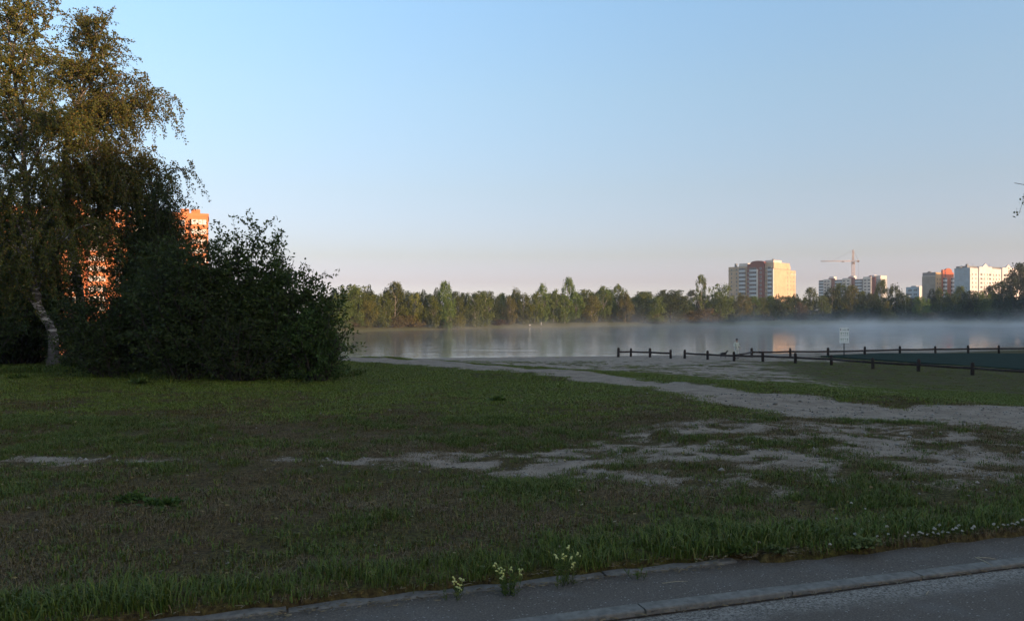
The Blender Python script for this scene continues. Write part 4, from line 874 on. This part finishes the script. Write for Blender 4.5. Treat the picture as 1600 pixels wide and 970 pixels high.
# small blue glass-fronted building
S = Bld('office_block', 1436, 650, 26.8, 'small blue-grey block with a pale lit edge, left of the gabled house'); H = S.h(448, 650)
S.box('wall', M_BLUEG, 0, 3.6, 0, 11.9, -1, H); S.box('end_wall', M_WHITEW, .05, 3.9, -.25, 0, -1, H + .6); S.box('parapet', M_PANELG, .4, 3.4, 3, 7.5, H, H + .9)
for k in range(5):
    for y in (3.2, 8.2): S.put('L', y, H - 3.4 - k * 3.4, window_mesh(3.6, 1.3, M_BLUEG), .02)
# gabled orange building; taupe and yellow wall colours hold its shade and sunlight
Q_ = Bld('apartment_house', 1462, 580, 26.8, 'gabled house with a grey shaded side, orange brick bay and white balconies'); H = Q_.h(425, 580)
Q_.box('wall', M_TAUPE, .02, 19.5, .3, 10.9, -1, H - 2.6); Q_.box('front_wall', M_YELB, 0, 6.6, 0, .3, -1, H - .2); Q_.box('attic', M_ROOFG, .1, 6.4, .5, 10.6, H - 2.6, H - .1); Q_.box('cornice', M_CREAM, -.15, 6.5, .32, 11.0, H - 2.9, H - 2.58)
bay = MB(); pz = [(6.6, -1), (19.0, -1), (19.0, H - .4), (17.5, H + .2)] + [(13.3 + 4.0 * math.cos(t), H + .6 + 2.4 * math.sin(t)) for t in np.linspace(0, math.pi, 8)] + [(8.2, H + 1.8), (6.6, H + 1.8)]
bay.xprism(pz, -1.0, .28).build('brick_bay', M_ORED, Q_.root); Q_.box('recess_panel', M_REDB, 8.6, 10.2, -1.04, -1.0, H - 3.5, H + .8)
mb = MB().tube([(1, 5.5, H - .1), (1, 5.5, H + .6), (1, 5.5, H + .9)], [1.6, 1.3, .2], 8).build('vent_cap', M_ROOFG, Q_.root)
for k in range(9):
    z = H - 6.0 - k * 2.9
    for x in (2.0, 4.8): Q_.put('R', x, z, window_mesh(1.1, 1.5, M_YELB), .02)
    for x in (8.4, 17.3): Q_.put('R', x, z - .6, balcony_mesh(2.9, M_GLZ), 1.0)
# white block with gables; its end wall's shade is put into blue-grey colour
W = Bld('white_apartment_block', 1516, 535, 26.8, 'long white block with pointed gables at the right edge of the skyline'); H = W.h(418.5, 535)
W.box('wall', M_WHITEW, 0, 74, .3, 11, -1, H - .3); W.box('end_wall', M_BLUEG, -.25, 0, 0, 11.1, -1, H + .2)
for x0, x1, top in ((0, 8.5, H), (22.4, 34, H), (48, 74, H)): W.box('front_wall', M_WHITEW, x0 + .01, x1 - .01, 0, .3, -1, top)
for x0, x1 in ((8.5, 22.4), (34, 48)):
    c = (x0 + x1) / 2; g_ = [(x0, -1), (x1, -1), (x1, H + 1.0), (c + 3.2, H + 1.0), (c, H + 3.4), (c - 3.2, H + 1.0), (x0, H + 1.0)]
    MB().xprism(g_, -.7, .29).build('gabled_bay', M_WHITEW, W.root)
W.box('roof', M_ROOFG, .6, 73, 2.5, 10.4, H - .3, H + 1.5); MB().tube([(-.1, 6.4, H + .2), (-.1, 6.4, H + 1.2), (-.1, 6.4, H + 1.9)], [1.0, .9, .1], 8).build('vent_cap', M_CREAM, W.root); W.box('chimney', M_ROOFG, .8, 2.0, 2.6, 3.9, H + 1.5, H + 2.8)
for x in (12, 30, 52): MB().tube([(x, 6, H + 1.4), (x, 6, H + 3.8)], .06, 4).build('aerial', M_DARK, W.root)
for k in range(9):
    z = H - 5.0 - k * 2.85
    for x, w_, of in ((2.4, 1.1, 0), (6.0, 1.1, 0), (10.8, 2.2, .7), (14.0, .9, .7), (17.3, .9, .7), (20.3, 2.2, .7), (25, 1.1, 0), (28.4, 1.1, 0), (31.6, 1.1, 0), (36.4, 2.2, .7), (39.4, .9, .7), (43, .9, .7), (46, 2.2, .7), (51, 1.1, 0), (55, 1.1, 0)): W.put('R', x, z, window_mesh(w_, 1.5, M_WHITEW), of + .02)
for k in range(6): W.box('panel_joint', M_TAUPE, -.262, -.25, .1, 11.0, H - 4.2 - k * 4.2, H - 4.12 - k * 4.2)
for y in (3.7, 7.4): W.box('panel_joint', M_TAUPE, -.263, -.25, y, y + .07, 0, H)
# orange brick block behind the birches
Ob = Bld('brick_apartment_block', 325, 232, 20.4, 'orange brick block glowing in sunlight behind the birches'); H = CAMZ + (HOR - 339) / F * 232 - Ob.z
Ob.box('wall', M_ORANGE, -64, 0, 0, 13, -1, H); Ob.box('parapet', M_ORANGE, -64.2, .2, -.2, 13.2, H, H + .9); Ob.box('roof_housing', M_ORANGE, -7.5, -5.2, 2, 5, H + .9, H + 2.3); Ob.box('roof_housing', M_ORANGE, -4.6, -2.2, 2, 5, H + .9, H + 2.3); Ob.box('stair_tower', M_ORANGE, -38, -32, -1.0, 3, -1, H + 3.5)
for k in range(10):
    z = H - 3.2 - k * 2.8
    for x0, x1 in ((-4.6, -.25), (-20, -15.5), (-31, -26.5), (-47, -42.5), (-60, -55.5)): Ob.put('R', (x0 + x1) / 2, z - .35, balcony_mesh(x1 - x0, M_ORANGE, gl=M_GLZ))  # white colour on the glazing stands in for its bright reflection
    for x in (-7.0, -10.5, -13, -23.5, -39.8, -50, -53): Ob.put('R', x, z + .5, window_mesh(1.6, 1.6, M_GLZ), .02)
    Ob.put('R', -35, z + .5, window_mesh(1.8, 1.6, M_GLZ), 1.02)
# tower crane
M_CRANE = nmat('crane_paint', (.48, .37, .33), (.56, .44, .40), .5, .6); M_CRANED = nmat('crane_dark', (.10, .07, .07), (.16, .12, .11), .5, .6)
YC = 800; xc = (1333 - 800) / F * YC; zc = float(terr(xc, YC)); cr = empty('tower_crane', (xc, YC, zc)); tag(cr, 'slim pinkish tower crane with a long jib over the grey block', 'crane')
def lattice(p0, p1, w, seg, r, n4=True):
    mb = MB(); p0 = Vector(p0); p1 = Vector(p1); d = (p1 - p0); dn = d.normalized(); a = Vector((0, 1, 0)); b_ = dn.cross(a).normalized(); offs = [a * w / 2 + b_ * w / 2, a * w / 2 - b_ * w / 2, -a * w / 2 - b_ * w / 2, -a * w / 2 + b_ * w / 2] if n4 else [a * w / 2 - b_ * w * .3, -a * w / 2 - b_ * w * .3, b_ * w * .5]
    for o_ in offs: mb.tube([p0 + o_, p1 + o_], r, 4)
    for k in range(seg):
        q0 = p0 + d * k / seg; q1 = p0 + d * (k + 1) / seg
        for i in range(len(offs)): mb.tube([q0 + offs[i], q1 + offs[(i + 1) % len(offs)]], r * .7, 3); mb.tube([q0 + offs[i], q0 + offs[(i + 1) % len(offs)]], r * .6, 3)
    return mb
zj = CAMZ + (HOR - 408.6) / F * YC - zc; zt = CAMZ + (HOR - 390.5) / F * YC - zc
lattice((0, 0, 0), (0, 0, zj), 2.4, 22, .19).build('mast', M_CRANE, cr); lattice((0, 0, zj + .5), (0, 0, zt), 1.3, 7, .16).build('apex_frame', M_CRANE, cr)
lattice((-1, 0, zj + .6), (-32.5, 0, zj + .4), 1.3, 20, .12, False).build('jib', M_CRANE, cr); lattice((1, 0, zj + .5), (5.6, 0, zj + .5), 1.2, 3, .12).build('counter_jib', M_CRANE, cr)
MB().box(4.0, 6.0, -.8, .8, zj - .6, zj + 1.0).build('counterweight', M_CRANED, cr); MB().box(-1.1, 1.1, -1.6, .2, zj - 2.6, zj - .4).build('cab', M_CRANED, cr); MB().box(-11.5, -9.0, -.6, .6, zj - .5, zj + .2).build('trolley', M_CRANED, cr)
MB().tube([(0, 0, zt), (-20, 0, zj + 1.2)], .07, 4).build('tie_rope', M_CRANED, cr); MB().tube([(0, 0, zt), (5.4, 0, zj + 1)], .09, 4).build('tie_rope', M_CRANED, cr); MB().tube([(5.3, 0, zj), (5.6, 0, 18)], .07, 4).build('hoist_rope', M_CRANED, cr)
# lamp post and small white things on the far shore
w = Vector(((1415 - 800) / F * 340, 340, 0)); w.z = float(terr(w.x, w.y)); lp = empty('lamp_post', w); tag(lp, 'pale lamp post among the dark trees on the far shore', 'lamp post'); hp = CAMZ + (HOR - 463.5) / F * 340 - w.z
MB().tube([(0, 0, -.3), (0, 0, hp * .5), (0, 0, hp)], [.17, .14, .10], 8).build('pole', M_WHITE, lp); MB().tube([(0, 0, hp - .1), (.5, -.3, hp + .25), (1.1, -.6, hp + .3)], [.07, .06, .05], 6).build('arm', M_WHITE, lp); MB().box(.95, 1.6, -.85, -.5, hp + .22, hp + .38).build('lamp_head', M_WHITE, lp)
w = ray_ground(845.5, 507.5); sp0 = empty('marker_post', w); tag(sp0, 'thin white post on the far bank below the birches', 'post'); MB().tube([(0, 0, -.3), (0, 0, .95), (0, 0, 1.0)], [.13, .13, .06], 8).build('shaft', M_PANELG, sp0); MB().box(-.16, .16, -.16, .16, -.05, .12).build('base', M_PANELG, sp0)
w = ray_ground(827.5, 508.5); bx_ = empty('white_crate', w, .4); tag(bx_, 'small white crate lying on the far bank', 'crate'); MB().box(-.3, .3, -.2, .2, 0, .26).build('body', M_PANELG, bx_); MB().box(-.32, .32, -.22, .22, .26, .30).build('lid', M_PANELG, bx_)

# ------------------------------------------------------------------ man and dog by the fence
def skin_mesh(name, verts, edges, mat, parent, root_i=0, sub=2):
    me = bpy.data.meshes.new(name); me.from_pydata([v[:3] for v in verts], edges, []); o = obj(name, me, mat, parent); o.modifiers.new('skin', 'SKIN'); lay = me.skin_vertices[0].data
    for i, v in enumerate(verts): lay[i].radius = (v[3], v[4] if len(v) > 4 else v[3]); lay[i].use_root = (i == root_i)
    sm_ = o.modifiers.new('sub', 'SUBSURF'); sm_.levels = sub; sm_.render_levels = sub
    for p in me.polygons: p.use_smooth = True
    return o
M_SKIN = nmat('skin', (.36, .22, .16), (.42, .26, .19), 10, .6); M_COAT = nmat('pale_jacket', (.46, .48, .40), (.56, .57, .49), 5, .9, .3, .02); M_TROU = nmat('light_trousers', (.44, .45, .40), (.54, .54, .49), 6, .9, .3, .02); M_BLK = nmat('black_cloth', (.012, .012, .015), (.03, .03, .035), 8, .85)
wp = ray_ground(1151, 560.2); ps = empty('person', wp, math.radians(18)); tag(ps, 'man in pale jacket and trousers with dark cap standing at the fence', 'person')
body = [(0, 0, .95, .13, .10), (0, 0, 1.12, .135, .10), (0, .01, 1.30, .155, .11), (0, .01, 1.42, .10, .08), (0, 0, 1.50, .05), (0, -.02, 1.57, .065, .075), (0, -.025, 1.65, .078, .09), (0, -.02, 1.73, .06, .07),
        (.17, .01, 1.39, .055), (.25, -.02, 1.14, .044), (.19, -.20, 1.03, .034), (.16, -.25, 1.02, .030), (-.17, .01, 1.39, .055), (-.27, 0, 1.15, .044), (-.20, -.17, 1.02, .034), (-.17, -.23, 1.00, .030),
        (.09, 0, .86, .085), (.10, -.02, .50, .06), (.10, .02, .10, .042), (.11, -.12, .04, .035), (-.09, 0, .86, .085), (-.12, -.05, .50, .06), (-.12, .02, .10, .042), (-.13, -.12, .04, .035), (0, -.115, 1.64, .014)]
be = [(0, 1), (1, 2), (2, 3), (3, 4), (4, 5), (5, 6), (6, 7), (3, 8), (8, 9), (9, 10), (10, 11), (3, 12), (12, 13), (13, 14), (14, 15), (0, 16), (16, 17), (17, 18), (18, 19), (0, 20), (20, 21), (21, 22), (22, 23), (6, 24)]
for sgn, h in ((1, 11), (-1, 15)):
    hx, hy, hz = body[h][:3]
    for k in range(4):
        a0 = len(body); x = hx + (k - 1.5) * .018 * sgn; body += [(x, hy - .055, hz - .004, .0085), (x, hy - .085 - .006 * (k in (1, 2)), hz - .022, .008), (x - .006 * sgn, hy - .085, hz - .045, .007)]; be += [(h, a0), (a0, a0 + 1), (a0 + 1, a0 + 2)]
    a0 = len(body); body += [(hx - .035 * sgn, hy - .03, hz + .008, .010), (hx - .045 * sgn, hy - .06, hz - .004, .0085)]; be += [(h, a0), (a0, a0 + 1)]
skin_mesh('body', body, be, M_SKIN, ps, 0, 1)
skin_mesh('jacket', [(0, 0, .84, .185, .15), (0, 0, 1.0, .18, .14), (0, .005, 1.14, .178, .14), (0, .01, 1.30, .19, .145), (0, .01, 1.42, .12, .10), (0, 0, 1.475, .075), (.18, .01, 1.385, .082), (.255, -.02, 1.14, .068), (.19, -.195, 1.035, .052), (-.18, .01, 1.385, .082), (-.275, 0, 1.15, .068), (-.20, -.165, 1.025, .052)], [(0, 1), (1, 2), (2, 3), (3, 4), (4, 5), (4, 6), (6, 7), (7, 8), (4, 9), (9, 10), (10, 11)], M_COAT, ps)
skin_mesh('trousers', [(0, 0, .93, .15, .12), (.095, 0, .84, .105), (.105, -.02, .50, .082), (.105, .02, .10, .07), (-.095, 0, .84, .105), (-.125, -.05, .50, .082), (-.122, .02, .10, .07)], [(0, 1), (1, 2), (2, 3), (0, 4), (4, 5), (5, 6)], M_TROU, ps)
for x in (.108, -.127): skin_mesh('shoe', [(x, .05, .05, .05), (x, -.06, .045, .05, .045), (x, -.16, .035, .04, .035)], [(0, 1), (1, 2)], M_BLK, ps, 0, 1)
mb = MB().tube([(0, -.02, 1.655), (0, -.02, 1.70), (0, -.02, 1.76), (0, -.02, 1.785)], [.104, .106, .085, .03], 14); mb.prism([(-.08, -.11), (-.06, -.185), (0, -.205), (.06, -.185), (.08, -.11)], 1.672, 1.684); mb.build('cap', M_BLK, ps)
eye = MB()
for x in (.032, -.032): eye.tube([(x, -.098, 1.643), (x, -.112, 1.643)], .010, 6)
eye.tube([(-.025, -.098, 1.585), (.025, -.098, 1.585)], .007, 5); eye.build('face_features', M_BLK, ps)
for x in (.088, -.088): MB().tube([(x * .9, -.005, 1.61), (x * 1.12, .0, 1.64), (x * .95, .005, 1.67)], [.008, .016, .008], 6).build('ear', M_SKIN, ps)
mb = MB().tube([(.13, .12, 1.02), (.145, .145, 1.08), (.15, .15, 1.30), (.13, .13, 1.36)], [.07, .115, .115, .06], 10); bag = mb.build('shoulder_bag', M_BLK, None); bag.location = wp; bag.rotation_euler = (0, 0, math.radians(18)); bag.location += Vector((.13, .02, 0)); tag(bag, 'dark bag slung at the shoulder of the man by the fence', 'bag')
wd = ray_ground(1129, 559.5); dg = empty('dog', wd, math.radians(-8)); dg.scale = (.8, .8, .86); tag(dg, 'small dark dog behind the rail beside the man', 'dog')
dv = [(0, 0, .50, .085, .11), (.20, 0, .50, .10, .13), (.36, 0, .52, .085, .12), (-.16, 0, .48, .07, .09), (.46, 0, .66, .06, .07), (.52, 0, .74, .062, .065), (.62, 0, .72, .035, .035), (.67, 0, .715, .026, .024), (-.26, 0, .50, .022), (-.38, 0, .42, .016), (-.44, 0, .40, .010),
      (.33, .07, .40, .05), (.34, .075, .22, .026), (.33, .075, .05, .022), (.37, .075, .02, .024), (.33, -.07, .40, .05), (.31, -.075, .22, .026), (.30, -.075, .05, .022), (.34, -.075, .02, .024), (-.15, .07, .38, .06), (-.10, .075, .27, .036), (-.21, .075, .16, .022), (-.19, .075, .03, .02), (-.15, .075, .02, .022), (-.15, -.07, .38, .06), (-.10, -.075, .27, .036), (-.21, -.075, .16, .022), (-.19, -.075, .03, .02), (-.15, -.075, .02, .022), (.49, .045, .81, .02), (.49, .05, .86, .008), (.49, -.045, .81, .02), (.49, -.05, .86, .008)]
de = [(0, 1), (1, 2), (0, 3), (2, 4), (4, 5), (5, 6), (6, 7), (3, 8), (8, 9), (9, 10), (2, 11), (11, 12), (12, 13), (13, 14), (2, 15), (15, 16), (16, 17), (17, 18), (3, 19), (19, 20), (20, 21), (21, 22), (22, 23), (3, 24), (24, 25), (25, 26), (26, 27), (27, 28), (5, 29), (29, 30), (5, 31), (31, 32)]
M_FUR = nmat('dark_fur', (.010, .009, .009), (.03, .026, .024), 20, .9, .5, .01)
skin_mesh('body', dv, de, M_FUR, dg)

# ------------------------------------------------------------------ mist over the lake, thin haze
def vol_mat(name, color, dens_fn, aniso=.2):
    m = bpy.data.materials.new(name); m.use_nodes = True; nt = m.node_tree; nt.nodes.remove(nt.nodes['Principled BSDF'])
    pv = nt.nodes.new('ShaderNodeVolumePrincipled'); pv.inputs['Color'].default_value = (*color, 1); pv.inputs['Anisotropy'].default_value = aniso
    d = dens_fn(nt)
    if hasattr(d, 'links'): nt.links.new(d, pv.inputs['Density'])
    else: pv.inputs['Density'].default_value = d
    nt.links.new(pv.outputs[0], nt.nodes['Material Output'].inputs['Volume']); return m
MIST = True; HAZE = True
MH = 9.0
def mist_d(nt):
    t = nt.nodes.new('ShaderNodeTexCoord'); s = nt.nodes.new('ShaderNodeSeparateXYZ'); nt.links.new(t.outputs['Object'], s.inputs[0])
    mp = nt.nodes.new('ShaderNodeMapping'); mp.inputs['Scale'].default_value = (.13, .05, .13); nt.links.new(t.outputs['Object'], mp.inputs[0])
    n = noise(nt, mp.outputs[0], 1.0, 3, .6); hz = math_n(nt, 'SUBTRACT', s.outputs['Z'], WATER)
    top = math_n(nt, 'MULTIPLY_ADD', n, 27.0, -10.6)                       # wisps reach up where the noise is high
    prof = math_n(nt, 'SUBTRACT', 1.0, math_n(nt, 'DIVIDE', hz, math_n(nt, 'MAXIMUM', top, .4)), clamp=True)
    east = math_n(nt, 'MULTIPLY_ADD', s.outputs['X'], 0.0085, .5, clamp=False); east = math_n(nt, 'MAXIMUM', math_n(nt, 'MINIMUM', east, 1.65), .28)
    return math_n(nt, 'MULTIPLY', math_n(nt, 'MULTIPLY', math_n(nt, 'POWER', prof, 1.4), math_n(nt, 'MULTIPLY', east, ramp(nt, noise(nt, t.outputs['Object'], .018, 2, .5), [(.36, .25), (.64, 1.0)]))), .0108)
if MIST:
    Pm = c0 + (P - c0) * (1 + np.where((P[:, 1] > 250) & (P[:, 0] > 50), 30, -2.5) / np.linalg.norm(P - c0, axis=1))[:, None]
    mo = MB().prism([tuple(p) for p in Pm], WATER + .03, WATER + MH).build('mist', vol_mat('lake_mist', (.975, .985, 1.0), mist_d, .1))
    tag(mo, 'thin morning mist drifting low over the lake', 'mist', kind='stuff')
if HAZE:
    hb = MB().box(-900, 900, -200, 1100, -7, 75).build('haze', vol_mat('thin_haze', (.86, .92, 1.0), lambda nt: .00022, .3)); tag(hb, 'thin pale morning haze in the air', 'haze', kind='stuff')
